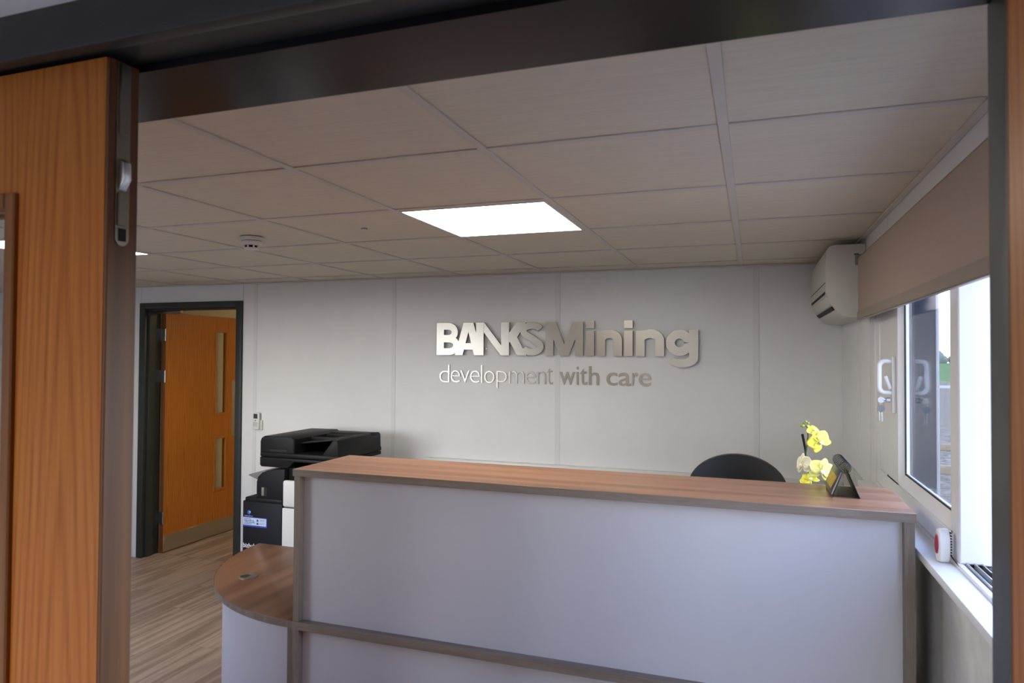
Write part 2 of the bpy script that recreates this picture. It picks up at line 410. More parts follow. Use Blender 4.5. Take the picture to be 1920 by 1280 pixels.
# ------------------------------------------------------------ ceiling
ceiling = struct(box('ceiling', XL-0.1, XR+0.1, YF-0.1, YB+0.1, CEIL+0.06, CEIL+0.14, 'plenum'), 'suspended ceiling of square white tiles')
LIGHTS = {(-2, 2), (-6, 2)}       # grid cells (column, row) holding a light panel
TZ = CEIL+0.0045
tb = bmesh.new(); bbox(tb, 0.0015, 0.5985, 0.0035, 0.5985, 0.0, 0.014, 0.001, 1)
t0 = None
def xspan(c): return max(c*0.6, XL+0.001), min(c*0.6+0.6, XR-0.001)
for c in range(-11, 1):
    for r in range(-1, 6):
        if (c, r) in LIGHTS: continue
        xa, xb = c*0.6, c*0.6+0.6; ya, yb = r*0.6, r*0.6+0.6
        full = xa > XL and xb < XR and ya > YF and yb < YB
        if full:
            if t0 is None: t0 = fin('ceiling_tile', tb, 'tile', ceiling, local=True); t0.location = (xa, ya, TZ)
            else: dupmesh(t0, 'ceiling_tile', ceiling, (xa, ya, TZ))
        else:
            xa, xb = max(xa, XL), min(xb, XR); ya, yb = max(ya, YF), min(yb, YB)
            if xb-xa < 0.02 or yb-ya < 0.02: continue
            box('ceiling_tile', xa+0.0015, xb-0.0015, ya+0.0035, yb-0.0015, TZ, TZ+0.014, 'tile', ceiling, 0.001, 1)
for c in range(-10, 1):
    box('main_tee', c*0.6-0.012, c*0.6+0.012, YF, YB, CEIL, CEIL+0.004, 'tee', ceiling, 0.0006, 1)
ct = bmesh.new(); bbox(ct, 0.0125, 0.5875, -0.012, 0.012, 0.0, 0.0038, 0.0006, 1); ct0 = None
for r in range(0, 6):
    for c in range(-10, 0):
        if ct0 is None: ct0 = fin('cross_tee', ct, 'tee', ceiling, local=True); ct0.location = (c*0.6, r*0.6, CEIL+0.0002)
        else: dupmesh(ct0, 'cross_tee', ceiling, (c*0.6, r*0.6, CEIL+0.0002))
    box('cross_tee', 0.0125, XR-0.03, r*0.6-0.012, r*0.6+0.012, CEIL+0.0002, CEIL+0.004, 'tee', ceiling, 0.0006, 1)
struct(box('trim_1', XR-0.026, XR-0.0065, YF, YB-0.026, CEIL-0.0035, CEIL+0.003, 'tee', None, 0.0008, 1), 'white edge trim where ceiling meets right wall')
struct(box('trim_2', XL, XR-0.0065, YB-0.026, YB, CEIL-0.0035, CEIL+0.003, 'tee', None, 0.0008, 1), 'white edge trim where ceiling meets back wall')
def light_panel(c, r, label):
    t = thing('ceiling_light', label, 'ceiling light', (c*0.6+0.3, r*0.6+0.3, CEIL), group='square ceiling light panels')
    xa, ya = c*0.6, r*0.6
    fr = bmesh.new()
    for (a, b, d, e) in ((0.013, 0.587, 0.013, 0.022), (0.013, 0.587, 0.578, 0.587), (0.013, 0.022, 0.022, 0.578), (0.578, 0.587, 0.022, 0.578)):
        bbox(fr, xa+a, xa+b, ya+d, ya+e, CEIL-0.002, CEIL+0.010)
    fin('frame', fr, 'white_plastic', t)
    box('diffuser', xa+0.022, xa+0.578, ya+0.022, ya+0.578, CEIL-0.0005, CEIL+0.012, 'panel_light', t, 0.001, 1)
light_panel(-2, 2, 'glowing square ceiling light panel in the middle of the ceiling')
light_panel(-6, 2, 'second glowing ceiling light panel seen past the near door edge')

# smoke detector
sd = thing('smoke_detector', 'round white smoke detector hanging under the ceiling', 'smoke detector', (-2.115, 1.515, CEIL))
lathe('base', [(0.050, 0), (0.052, -0.004), (0.052, -0.014), (0.047, -0.018)], (0, 0, 0), 'white_plastic', sd, 28, local=True)
lathe('seam_ring', [(0.045, -0.0175), (0.045, -0.021)], (0, 0, 0), 'dark_slot', sd, 28, local=True)
lathe('housing', [(0.049, -0.0205), (0.050, -0.030), (0.045, -0.036), (0.036, -0.038)], (0, 0, 0), 'white_plastic', sd, 28, local=True)
lathe('sensor_chamber', [(0.028, -0.037), (0.028, -0.050)], (0, 0, 0), 'dark_slot', sd, 20, local=True)
for k in range(8):
    a = 2*PI*k/8+0.2
    tube('rib', [(0.034*math.cos(a), 0.034*math.sin(a), -0.036), (0.030*math.cos(a), 0.030*math.sin(a), -0.051)], 0.0042, 'white_plastic', sd, 6, local=True)
lathe('cap', [(0.033, -0.049), (0.032, -0.054), (0.022, -0.057)], (0, 0, 0), 'white_plastic', sd, 24, local=True)
pi_ = thing('ceiling_sensor', 'tiny flat disc sensor on a ceiling tile left of the light', 'sensor', (-1.507, 1.494, TZ))
lathe('rim', [(0.014, 0), (0.014, -0.003), (0.011, -0.004)], (0, 0, 0), 'grey_plastic', pi_, 20, local=True)
lathe('lens', [(0.009, -0.0035), (0.008, -0.006), (0.003, -0.008)], (0, 0, 0), 'white_plastic', pi_, 16, local=True)

# ------------------------------------------------------------ near double door frame
FR = thing('trim_3', 'dark grey door frame of the doorway in the foreground', 'door frame', (JR, YN, 0))
FR['kind'] = 'structure'; del FR['category']
prism('head_stop', [(-0.345, SOF), (-0.19, SOF), (-0.19, SOF+0.055), (-0.345, SOF+0.055)], 'x', JL-0.04, JR+0.04, 'dark_gloss', FR, 0.0015)
prism('head_rebate', [(YN-0.012, SOF+0.012), (-0.345, SOF+0.012), (-0.345, SOF+0.055), (YN-0.012, SOF+0.055)], 'x', JL-0.04, JR+0.04, 'dark_frame', FR, 0.0015)
box('head_architrave', JL-0.07, JR+0.07, YN-0.022, YN+0.0, SOF+0.006, SOF+0.069, 'dark_frame', FR, 0.003)
box('inner_architrave', JL-0.05, JR+0.05, YF-0.004, YF+0.012, SOF+0.004, SOF+0.055, 'dark_frame', FR, 0.002)
box('right_jamb', JR, JR+0.04, -0.345, YF+0.004, 0, SOF, 'dark_frame', FR, 0.0015)
box('right_jamb_rebate', JR+0.006, JR+0.04, YN-0.004, -0.345, 0, SOF+0.012, 'dark_frame', FR, 0.001)
box('left_jamb', JL-0.04, JL, YN-0.004, YF+0.004, 0, SOF, 'dark_frame', FR, 0.0015)
box('right_architrave', JR+0.01, JR+0.07, YN-0.022, YN-0.004, 0, SOF+0.006, 'dark_frame', FR, 0.002)
box('left_architrave', JL-0.07, JL-0.005, YN-0.022, YN-0.004, 0, SOF+0.006, 'dark_frame', FR, 0.002)

def vision_frame(leaf, pts_out, pts_in, axis, a0, a1, mat):
    """bead ring round a vision panel; pts are (lo0, hi0, lo1, hi1) rectangles in the leaf plane"""
    (o0, o1, o2, o3), (i0, i1, i2, i3) = pts_out, pts_in
    bm = bmesh.new()
    for (a, b, c, d) in ((o0, i0, o2, o3), (i1, o1, o2, o3), (i0, i1, o2, i2), (i0, i1, i3, o3)):
        if axis == 'y': bbox(bm, a, b, a0, a1, c, d, 0.002, 1)
        else: bbox(bm, a0, a1, a, b, c, d, 0.002, 1)
    return fin('glazing_bead', bm, mat, leaf)

# left leaf (closed)
LX1 = -0.73; LX0 = JL+0.004; LY0 = YN+0.006; LY1 = LY0+0.046; LZ = SOF+0.003
VX0, VX1, VZ0, VZ1 = -1.065, -0.911, 0.40, 1.862
DL = thing('door_1', 'orange wood veneer door leaf with glazed slot standing closed at left', 'door', (LX0, LY0, 0))
DL['kind'] = 'structure'; del DL['category']
bm = bmesh.new()
for (a, b, c, d) in ((LX0, VX0, 0.006, LZ), (VX1, LX1-0.006, 0.006, LZ), (VX0, VX1, 0.006, VZ0), (VX0, VX1, VZ1, LZ)):
    bbox(bm, a, b, LY0, LY1, c, d)
fin('leaf_panel', bm, 'door_veneer', DL)
lip_ = box('lipping', LX1-0.006, LX1, LY0, LY1, 0.006, LZ, 'door_edge', DL, 0.0012, 1)
vision_frame(DL, (VX0-0.018, VX1+0.016, VZ0-0.018, VZ1+0.018), (VX0+0.003, VX1-0.003, VZ0+0.003, VZ1-0.003), 'y', LY0-0.007, LY0+0.014, 'bead_wood')
vision_frame(DL, (VX0-0.018, VX1+0.016, VZ0-0.018, VZ1+0.018), (VX0+0.003, VX1-0.003, VZ0+0.003, VZ1-0.003), 'y', LY1-0.014, LY1+0.007, 'bead_wood')
box('glass_pane', VX0+0.002, VX1-0.002, LY0+0.019, LY0+0.025, VZ0+0.002, VZ1-0.002, 'glass', DL)
YC = (LY0+LY1)/2-0.002
fb_pts = [(YC-0.0105, LZ-0.002), (YC-0.0105, 1.812)]+[(YC-0.0105*math.cos(a), 1.812-0.0105*math.sin(a)) for a in [PI*k/8 for k in range(1, 8)]]+[(YC+0.0105, 1.812), (YC+0.0105, LZ-0.002)]
fb = prism('flush_bolt', fb_pts, 'x', LX1-0.001, LX1+0.0012, 'steel_dull', DL)
fb['label'] = 'dull steel flush bolt set into the door edge'
box('bolt_rod', LX1+0.001, LX1+0.0035, YC-0.007, YC+0.007, 1.95, LZ-0.004, 'steel_dull', fb, 0.001, 1)
prism('bolt_lever', [(LX1+0.0005, 1.875), (LX1+0.010, 1.89), (LX1+0.009, 1.912), (LX1+0.0005, 1.918)], 'y', YC-0.006, YC+0.006, 'steel', fb, 0.001)
box('bolt_body', LX1+0.001, LX1+0.004, YC-0.008, YC+0.008, 1.828, 1.872, 'steel_dull', fb, 0.001, 1)
box('bolt_pocket', LX1+0.0008, LX1+0.0016, YC-0.006, YC+0.006, 1.808, 1.825, 'dark_slot', fb)

# right leaf (folded open towards the viewer)
DR = thing('door_2', 'orange wood veneer door leaf folded open at the right picture edge', 'door', (JR, YN, 0))
DR['kind'] = 'structure'; del DR['category']
RX0, RX1, RY1 = 0.2585, 0.3045, YN-0.001
RYE = RY1-1.02
box('leaf_panel', RX0, RX1, RYE, RY1-0.006, 0.006, LZ, 'door_veneer', DR, 0.001, 1)
box('lipping', RX0, RX1, RY1-0.006, RY1, 0.006, LZ, 'door_edge', DR, 0.0012, 1)
for zz in (0.25, 1.05, 1.80):
    tube('hinge', [(RX1+0.002, RY1+0.003, zz), (RX1+0.002, RY1+0.003, zz+0.1)], 0.006, 'steel', DR, 10)

# ------------------------------------------------------------ far door
FD = struct(thing('door_3', 'far orange door standing open inside its dark frame', 'door', (DX0, YB, 0))); del FD['category']
OX0, OX1, OZ = DX0+0.058, DX1-0.052, DZ-0.048
for (a, b, c, d, nm) in ((DX0, OX0, 0, DZ, 'left_architrave'), (OX1, DX1, 0, DZ, 'right_architrave'), (OX0, OX1, OZ, DZ, 'head_architrave')):
    box(nm, a, b, YB-0.018, YB+0.003, c, d, 'dark_frame', FD, 0.003)
box('left_lining', DX0+0.034, OX0-0.002, YB+0.003, YB+0.145, 0, OZ+0.02, 'dark_frame', FD, 0.001, 1)
box('left_stop', OX0-0.002, OX0+0.014, YB+0.02, YB+0.08, 0, OZ, 'dark_frame', FD, 0.001, 1)
box('right_lining', OX1+0.002, DX1-0.032, YB+0.003, YB+0.145, 0, OZ+0.02, 'dark_frame', FD, 0.001, 1)
box('head_lining', OX0-0.002, OX1+0.002, YB+0.003, YB+0.145, OZ, OZ+0.022, 'dark_frame', FD, 0.001, 1)
box('head_stop', OX0, OX1, YB+0.02, YB+0.08, OZ-0.014, OZ, 'dark_frame', FD, 0.001, 1)
FX1 = -4.553; FX0 = FX1-0.044; FY0 = YB+0.15; FY1 = FY0+0.865; FZt = 1.992
V1 = (3.945, 4.085, 1.66-0.555, 1.66+0.195); V2 = (3.965, 4.10, 1.66-1.245, 1.66-0.775)
bm = bmesh.new()
bbox(bm, FX0, FX1, FY0+0.006, V1[0], 0.006, FZt); bbox(bm, FX0, FX1, V1[1], FY1, 0.006, FZt)
for (c, d) in ((0.006, V2[2]), (V2[3], V1[2]), (V1[3], FZt)): bbox(bm, FX0, FX1, V1[0], V1[1], c, d)
lf = fin('leaf_panel', bm, 'door_veneer', FD)
box('lipping', FX0, FX1, FY0, FY0+0.006, 0.006, FZt, 'door_edge', FD, 0.001, 1)
for V in (V1, (V1[0], V1[1], V2[2], V2[3])):
    vision_frame(FD, (V[0]-0.014, V[1]+0.014, V[2]-0.014, V[3]+0.014), (V[0]+0.008, V[1]-0.008, V[2]+0.008, V[3]-0.008), 'x', FX1-0.012, FX1+0.006, 'door_veneer')
    box('glass_pane', FX0+0.018, FX0+0.024, V[0]+0.001, V[1]-0.001, V[2]+0.001, V[3]-0.001, 'glass', FD)
box('kick_plate', FX1, FX1+0.002, FY0+0.012, FY1-0.012, 0.01, 0.142, 'steel', FD, 0.0006, 1)['label'] = 'brushed metal kick plate'
box('push_plate', FX1, FX1+0.002, FY1-0.082, FY1-0.012, 1.66-0.775, 1.66-0.256, 'steel', FD, 0.0006, 1)['label'] = 'tall metal push plate'
for zz in (1.66+0.10, 1.66-0.245, 1.66-1.42):
    hb = box('hinge', FX0+0.002, FX1+0.0008, FY0-0.0016, FY0+0.0005, zz, zz+0.10, 'steel', FD, 0.0005, 1)
    tube('hinge_knuckle', [(FX1+0.004, FY0-0.003, zz), (FX1+0.004, FY0-0.003, zz+0.10)], 0.006, 'steel', hb, 10)
    box('hinge_plate', OX0-0.012, FX1+0.004, YB+0.1455, YB+0.147, zz, zz+0.10, 'steel', hb, 0.0005, 1)
box('door_closer', OX0+0.02, OX0+0.26, YB+0.08, YB+0.12, OZ-0.035, OZ-0.002, 'steel_dull', FD, 0.004)

# room beyond the far door
rb = bmesh.new()
bbox(rb, -4.85, -4.75, YB+0.13, 6.3, 0, 2.45); bbox(rb, -4.85, -1.5, 6.3, 6.4, 0, 2.45); bbox(rb, -1.6, -1.5, YB+0.13, 6.3, 0, 2.45)
struct(fin('wall_far', rb, 'cream_wall'), 'cream walls of the room beyond the far door')
struct(box('ceiling_far', -4.85, -1.5, YB+0.13, 6.4, 2.40, 2.46, 'cream_wall'), 'cream ceiling of the room beyond the far door')
ffl = struct(box('floor_far', -4.85, -1.5, YB+0.15, 6.4, -0.12, -0.004, 'lobby_floor'), 'wood floor of the room beyond the far door')
xx = -4.75
while xx < -3.3:
    for yy in (YB+0.15, YB+0.15+PLN): dupmesh(pl0, 'floor_plank', ffl, (xx, yy, 0))
    xx += PW
fl = thing('ceiling_light', 'warm square ceiling lamp in the room beyond the far door', 'ceiling light', (-3.0, 4.9, 2.40))
box('diffuser', -3.3, -2.7, 4.6, 5.2, 2.385, 2.398, 'warm_light', fl, 0.001, 1)
box('frame', -3.32, -2.68, 4.58, 5.22, 2.392, 2.40, 'white_plastic', fl, 0.001, 1)

# ------------------------------------------------------------ lobby behind the viewer
LBX0, LBX1, LBY = -2.3, 1.75, -3.3
lb = bmesh.new()
bbox(lb, LBX0-0.1, LBX0, LBY, YN, 0, 2.45); bbox(lb, LBX1, LBX1+0.1, LBY, YN, 0, 2.45)
EX0, EX1, EZ = -2.10, -0.85, 1.95
bbox(lb, LBX0-0.1, EX0, LBY-0.1, LBY, 0, 2.45); bbox(lb, EX1, LBX1+0.1, LBY-0.1, LBY, 0, 2.45); bbox(lb, EX0, EX1, LBY-0.1, LBY, EZ, 2.45)
bbox(lb, XR+0.2, LBX1, YN, YN+0.1, 0, 2.45)
struct(fin('wall_lobby', lb, 'wall_white'), 'white lobby walls on the viewer side')
struct(box('floor_lobby', LBX0-0.1, LBX1+0.1, LBY-0.1, YN, -0.12, 0.0, 'lobby_floor'), 'brown lobby floor on the viewer side')
struct(box('ceiling_lobby', LBX0-0.1, LBX1+0.1, LBY-0.1, YN, 2.40, 2.47, 'wall_white'), 'white lobby ceiling on the viewer side')
portal('entrance_portal', ((EX0+EX1)/2, LBY-0.05, EZ/2), (PI/2, 0, 0), EX1-EX0, EZ)
portal('front_window_portal', ((FW0+FW1)/2, YN+0.02, (FZ0+FZ1)/2), (PI/2, 0, 0), FW1-FW0, FZ1-FZ0)
portal('side_window_portal', (XR+0.19, (WY0+WY1)/2, (WZ0+WZ1)/2), (0, PI/2, 0), WZ1-WZ0, WY1-WY0)

# ------------------------------------------------------------ side window
WIN = struct(thing('window_1', 'white sliding window in the right wall, near half open', 'window', (XR, WY0, WZ0))); del WIN['category']
def ring(name, x0, x1, y0, y1, z0, z1, w, mat, parent, bev=0.003, wy=None, wz=None):
    wy = wy or w; wz = wz or w
    bm = bmesh.new()
    bbox(bm, x0, x1, y0, y0+wy, z0, z1, bev, 1); bbox(bm, x0, x1, y1-wy, y1, z0, z1, bev, 1)
    bbox(bm, x0, x1, y0+wy, y1-wy, z0, z0+wz, bev, 1); bbox(bm, x0, x1, y0+wy, y1-wy, z1-wz, z1, bev, 1)
    return fin(name, bm, mat, parent, smooth=True)
ring('outer_frame', XR+0.02, XR+0.16, WY0, WY1, WZ0, WZ1, 0.03, 'upvc', WIN)
# sliding sash, pushed to the far end
ring('sash_frame', XR, XR+0.072, 0.93, 2.13, WZ0+0.040, WZ1-0.03, 0.07, 'upvc', WIN, 0.003, 0.068, 0.062)
ya_, yb_, za_, zb_ = 0.998, 1.90, WZ0+0.098, WZ1-0.09; bw = 0.045; xi, xo, xg = XR+0.001, XR+0.034, XR+0.022
prism('sash_rail', [(xi, za_), (xi, za_+0.008), (xg, za_+bw), (xo, za_+bw), (xo, za_)], 'y', ya_, yb_, 'upvc', WIN, 0.0, smooth=False)
prism('sash_rail', [(xi, zb_), (xi, zb_-0.008), (xg, zb_-bw), (xo, zb_-bw), (xo, zb_)], 'y', ya_, yb_, 'upvc', WIN, 0.0, smooth=False)
prism('sash_stile', [(xi, yb_), (xi, yb_-0.205), (xg, yb_-0.225), (xo, yb_-0.225), (xo, yb_)], 'z', za_, zb_, 'upvc', WIN, 0.0, smooth=False)
prism('sash_stile', [(xi, ya_), (xi, ya_+0.012), (xg, ya_+bw), (xo, ya_+bw), (xo, ya_)], 'z', za_, zb_, 'upvc', WIN, 0.0, smooth=False)
box('sash_infill', XR+0.006, XR+0.034, 1.90, 2.064, WZ0+0.10, WZ1-0.09, 'upvc', WIN)
ring('gasket', XR+0.0185, XR+0.0235, 1.041, 1.677, WZ0+0.141, WZ1-0.133, 0.006, 'rubber', WIN, 0.0)
box('glass_pane', XR+0.024, XR+0.028, 1.0, 1.72, WZ0+0.12, WZ1-0.11, 'glass', WIN)
# bottom track in the open half
box('bottom_track', XR+0.004, XR+0.15, WY0+0.03, WY1-0.03, WZ0+0.0, WZ0+0.030, 'upvc', WIN, 0.002)
for k, xx in enumerate((0.012, 0.030, 0.046)):
    box('track_rail', XR+xx, XR+xx+0.004, WY0+0.03, 0.929, WZ0+0.028, WZ0+0.046, 'steel', WIN, 0.001, 1)
box('track_gasket', XR+0.058, XR+0.10, WY0+0.03, 0.925, WZ0+0.029, WZ0+0.040, 'rubber', WIN)
box('fixed_stile', XR+0.076, XR+0.145, 0.78, 0.86, WZ0+0.030, WZ1-0.03, 'upvc', WIN, 0.003)
box('frame_lip', XR-0.004, XR+0.01, WY0+0.03, WY1-0.03, WZ0+0.022, WZ0+0.040, 'upvc', WIN, 0.002)
box('reveal_lining', XR-0.006, XR+0.02, WY1-0.03, WY1+0.014, WZ0+0.03, WZ1, 'upvc', WIN, 0.002)
box('cladding_return', XR+0.073, XR+0.205, 2.085, WY1-0.030, WZ0+0.03, WZ1-0.03, 'cabin_grey', WIN)['label'] = 'dark blue grey outside reveal'
box('corner_trim', XR+0.205, XR+0.216, 2.078, WY1, WZ0+0.0, WZ1, 'cabin_trim', WIN, 0.002)
# handle on the sash
HY = 1.735; HZ = 1.662
hp = box('handle_plate', XR-0.012, XR+0.0009, HY-0.014, HY+0.014, HZ-0.205, HZ-0.0, 'upvc', WIN, 0.004)
dpts = []
X0h, X1h, Z0h, Z1h, Rr = XR-0.010, XR-0.052, HZ-0.132, HZ-0.018, 0.020
dpts.append((X0h, HY, Z1h))
for k in range(0, 7):
    a = PI/2*k/6; dpts.append((X1h+Rr-Rr*math.sin(a), HY, Z1h-Rr+Rr*math.cos(a)))
for k in range(0, 7):
    a = PI/2*k/6; dpts.append((X1h+Rr-Rr*math.cos(a), HY, Z0h+Rr-Rr*math.sin(a)))
dpts.append((X0h, HY, Z0h))
dh = tube('pull_handle', dpts, 0.0092, 'white_plastic', WIN, 10); dh['label'] = 'white D shaped pull handle'
tube('latch_lever', [(XR-0.016, HY-0.004, HZ-0.118), (XR-0.032, HY-0.004, HZ-0.072)], 0.007, 'white_plastic', hp, 10)
lathe('lock_cylinder', [(0.009, -0.030), (0.009, -0.017)], (XR, HY, HZ-0.158), 'steel', hp, 16, 'x')
# keys hang in the lock
ks = thing('key_bunch', 'small bunch of keys hanging from the window lock', 'keys', (XR-0.045, HY, HZ-0.20))
tube('key_in_lock', [(XR-0.030, HY, HZ-0.158), (XR-0.040, HY, HZ-0.156)], 0.0035, 'steel', ks, 8)
lathe('key_bow', [(0.011, -0.0012), (0.011, 0.0012)], (XR-0.046, HY, HZ-0.158), 'steel', ks, 16, 'y')
tube('key_ring', [(XR-0.046+0.009*math.cos(a), HY, HZ-0.172+0.010*math.sin(a)) for a in [2*PI*k/14 for k in range(15)]], 0.0011, 'steel', ks, 6)
lathe('spare_key_bow', [(0.013, -0.0012), (0.013, 0.0012)], (XR-0.047, HY-0.002, HZ-0.190), 'grey_plastic', ks, 16, 'y')
for dx in (-0.004, 0.004):
    box('key_blade', XR-0.047+dx-0.002, XR-0.047+dx+0.002, HY-0.003, HY-0.001, HZ-0.235, HZ-0.200, 'steel', ks, 0.0004, 1)
# sill board
sill = struct(box('trim_4', 0.487, XR+0.02, WY0-0.05, 2.2, WZ0+0.008, WZ0+0.030, 'upvc', None, 0.003), 'white window sill board under the sliding window')

# personal alarm on the sill
PA = thing('panic_alarm', 'small rounded white alarm with a red button on the window sill', 'alarm', (0.524, 0.975, WZ0+0.030))
bm = bmesh.new()
prof = []
for k in range(24):
    a = 2*PI*k/24; ca, sa = math.cos(a), math.sin(a)
    prof.append((0.017*math.copysign(abs(ca)**0.75, ca), 0.043+0.043*math.copysign(abs(sa)**0.75, sa)))
bprism(bm, prof, 'x', -0.014, 0.014, 0.007, 3)
bmesh.ops.rotate(bm, verts=bm.verts, cent=(0, 0, 0), matrix=Matrix.Rotation(math.radians(8), 3, 'Z'))
PB = fin('casing', bm, 'white_plastic', PA, local=True, smooth=True)
bm = bmesh.new()
prof = [(0.010*math.cos(2*PI*k/18), 0.046+0.025*math.sin(2*PI*k/18)) for k in range(18)]
bprism(bm, prof, 'x', -0.0165, -0.012, 0.0015, 1)
bmesh.ops.rotate(bm, verts=bm.verts, cent=(0, 0, 0), matrix=Matrix.Rotation(math.radians(8), 3, 'Z'))
fin('red_button', bm, 'red_button', PA, local=True, smooth=True)
for k in range(9):
    bm = bmesh.new(); bbox(bm, 0.0115, 0.0148, -0.0165, 0.010, 0.02+k*0.007, 0.023+k*0.007)
    bmesh.ops.rotate(bm, verts=bm.verts, cent=(0, 0, 0), matrix=Matrix.Rotation(math.radians(8), 3, 'Z'))
    fin('grille_slot', bm, 'dark_slot', PA, local=True)
tube('cable', [(0.010, 0.010, 0.03), (0.020, -0.02, 0.012), (0.024, -0.06, 0.004)], 0.0014, 'rubber', PA, 6, local=True)

# roller blind
BL = thing('roller_blind', 'taupe roller blind half lowered over the window', 'blind', (0.505, 2.25, 2.13))
BY0, BY1, BX = -0.15, 2.255, 0.500
tube('roller_tube', [(BX+0.018, BY0, 2.085), (BX+0.018, BY1, 2.085)], 0.018, 'steel_dull', BL, 16)
box('fabric', BX-0.0008, BX+0.0008, BY0, BY1, 1.855, 2.088, 'blind_fabric', BL)
hm = box('hem_bar', BX-0.006, BX+0.006, BY0, BY1, 1.822, 1.857, 'blind_hem', BL, 0.003)
box('bar_edge', BX-0.007, BX+0.007, BY0, BY1, 1.8185, 1.8225, 'steel_dull', hm, 0.001, 1)
box('bracket', BX-0.012, BX+0.045, BY1, BY1+0.006, 2.06, 2.108, 'grey_plastic', BL, 0.003)
tube('chain_wheel', [(BX+0.018, BY1+0.006, 2.085), (BX+0.018, BY1+0.016, 2.085)], 0.016, 'white_plastic', BL, 16)
def bead_chain(x, y, z0, z1):
    bm = bmesh.new(); z = z0
    while z < z1:
        bmesh.ops.create_icosphere(bm, subdivisions=1, radius=0.0021, matrix=Matrix.Translation((x, y, z))); z += 0.0062
    btube(bm, [(x, y, z0), (x, y, z1)], 0.0006, 5)
    return fin('bead_chain', bm, 'white_plastic', BL, smooth=True)
bead_chain(BX+0.000, BY1-0.045, 0.95, 1.822); bead_chain(BX+0.038, BY1+0.0-0.05, 0.95, 2.07)

# ------------------------------------------------------------ air conditioner
AC = thing('air_conditioner', 'cream wall mounted air conditioner high in the corner', 'air conditioner', (XR-0.006, 2.75, 1.83))
AY0, AY1 = 2.345, 3.175
acp = [(0.5435, 2.166), (0.41, 2.166), (0.392, 2.158), (0.382, 2.142), (0.378, 2.05), (0.380, 1.945), (0.400, 1.905), (0.428, 1.862), (0.445, 1.846), (0.47, 1.838), (0.5435, 1.834)]
prism('casing', acp, 'y', AY0+0.012, AY1-0.012, 'cream_plastic', AC, 0.0, smooth=True)
def shrink(pts, c, s): return [(c[0]+(p[0]-c[0])*s, c[1]+(p[1]-c[1])*s) for p in pts]
cc = (0.5435, 2.0)
prism('end_cap', acp, 'y', AY0, AY0+0.0115, 'cream_plastic', AC, 0.004)
prism('end_cap', acp, 'y', AY1-0.0115, AY1, 'cream_plastic', AC, 0.004)
prism('louvre_slot', [(0.3785, 1.958), (0.3835, 1.961), (0.3835, 1.950), (0.3795, 1.944)], 'y', AY0+0.04, AY1-0.04, 'dark_slot', AC)
fl_ = prism('louvre_flap', [(0.3835, 1.936), (0.379, 1.930), (0.402, 1.893), (0.408, 1.897)], 'y', AY0+0.045, AY1-0.045, 'cream_plastic', AC, 0.001)
prism('outlet_slot', [(0.409, 1.8905), (0.403, 1.887), (0.416, 1.872), (0.424, 1.8745)], 'y', AY0+0.05, AY1-0.05, 'dark_slot', AC)
box('seam', 0.3768, 0.380, AY0+0.02, AY1-0.02, 1.9955, 1.9975, 'dark_slot', AC)
box('clip', 0.495, 0.515, AY0-0.003, AY0+0.001, 2.118, 2.122, 'dark_slot', AC)

# ------------------------------------------------------------ sign on the back wall
SG = thing('logo_sign', 'large brushed metal lettering reading BANKSMining on the wall', 'sign', (-1.1, YB, 1.66))
SZ0, CAP = 1.656, 0.2175
def arc(cx, cy, rx, ry, a0, a1, n=10):
    return [(cx+rx*math.cos(math.radians(a0+(a1-a0)*k/n)), cy+ry*math.sin(math.radians(a0+(a1-a0)*k/n))) for k in range(n+1)]
def stroke(pts, w):
    """closed outline of a band of width w along pts (butt ends)"""
    P = [Vector(p) for p in pts]; L = []; R_ = []
    for i, p in enumerate(P):
        if i == 0: t = P[1]-p
        elif i == len(P)-1: t = p-P[i-1]
        else: t = (P[i+1]-p).normalized()+(p-P[i-1]).normalized()
        t.normalize(); nn = Vector((-t.y, t.x)); ww = w[i] if isinstance(w, (list, tuple)) else w
        L.append(tuple(p+nn*ww/2)); R_.append(tuple(p-nn*ww/2))
    return L, R_
LY_F, LY_B = YB-0.030, YB-0.010
STEP = [0]
def letter(polys, strokes, x0, x1, label):
    """polys / strokes in letter units (x 0..1 across the letter, y 0..1 = cap height)"""
    sc = CAP; W = (x1-x0)/sc      # work in cap-height units so strokes keep their width
    bm = bmesh.new()
    def T(p): return (x0+p[0]*sc, SZ0+p[1]*sc)
    for pl in polys:
        STEP[0] += 1; bprism(bm, [T(p) for p in pl], 'y', LY_F-0.00025*(STEP[0] % 9), LY_B)
    for pts, w in strokes:
        L, R_ = stroke(pts, w)
        n = len(L); STEP[0] += 1; yf = LY_F-0.00025*(STEP[0] % 9)
        fl = [bm.verts.new((T(p)[0], yf, T(p)[1])) for p in L]; fr = [bm.verts.new((T(p)[0], yf, T(p)[1])) for p in R_]
        bl = [bm.verts.new((T(p)[0], LY_B, T(p)[1])) for p in L]; br = [bm.verts.new((T(p)[0], LY_B, T(p)[1])) for p in R_]
        for i in range(n-1):
            bm.faces.new((fl[i], fl[i+1], fr[i+1], fr[i])); bm.faces.new((bl[i+1], bl[i], br[i], br[i+1]))
            bm.faces.new((fl[i+1], fl[i], bl[i], bl[i+1])); bm.faces.new((fr[i], fr[i+1], br[i+1], br[i]))
        bm.faces.new((fl[0], fr[0], br[0], bl[0])); bm.faces.new((fr[-1], fl[-1], bl[-1], br[-1]))
    o = fin('letter', bm, 'alu_brushed', SG); o['label'] = label
    return o
S = 0.25   # stem width in cap heights
def wid(a, b): return (b-a)/CAP
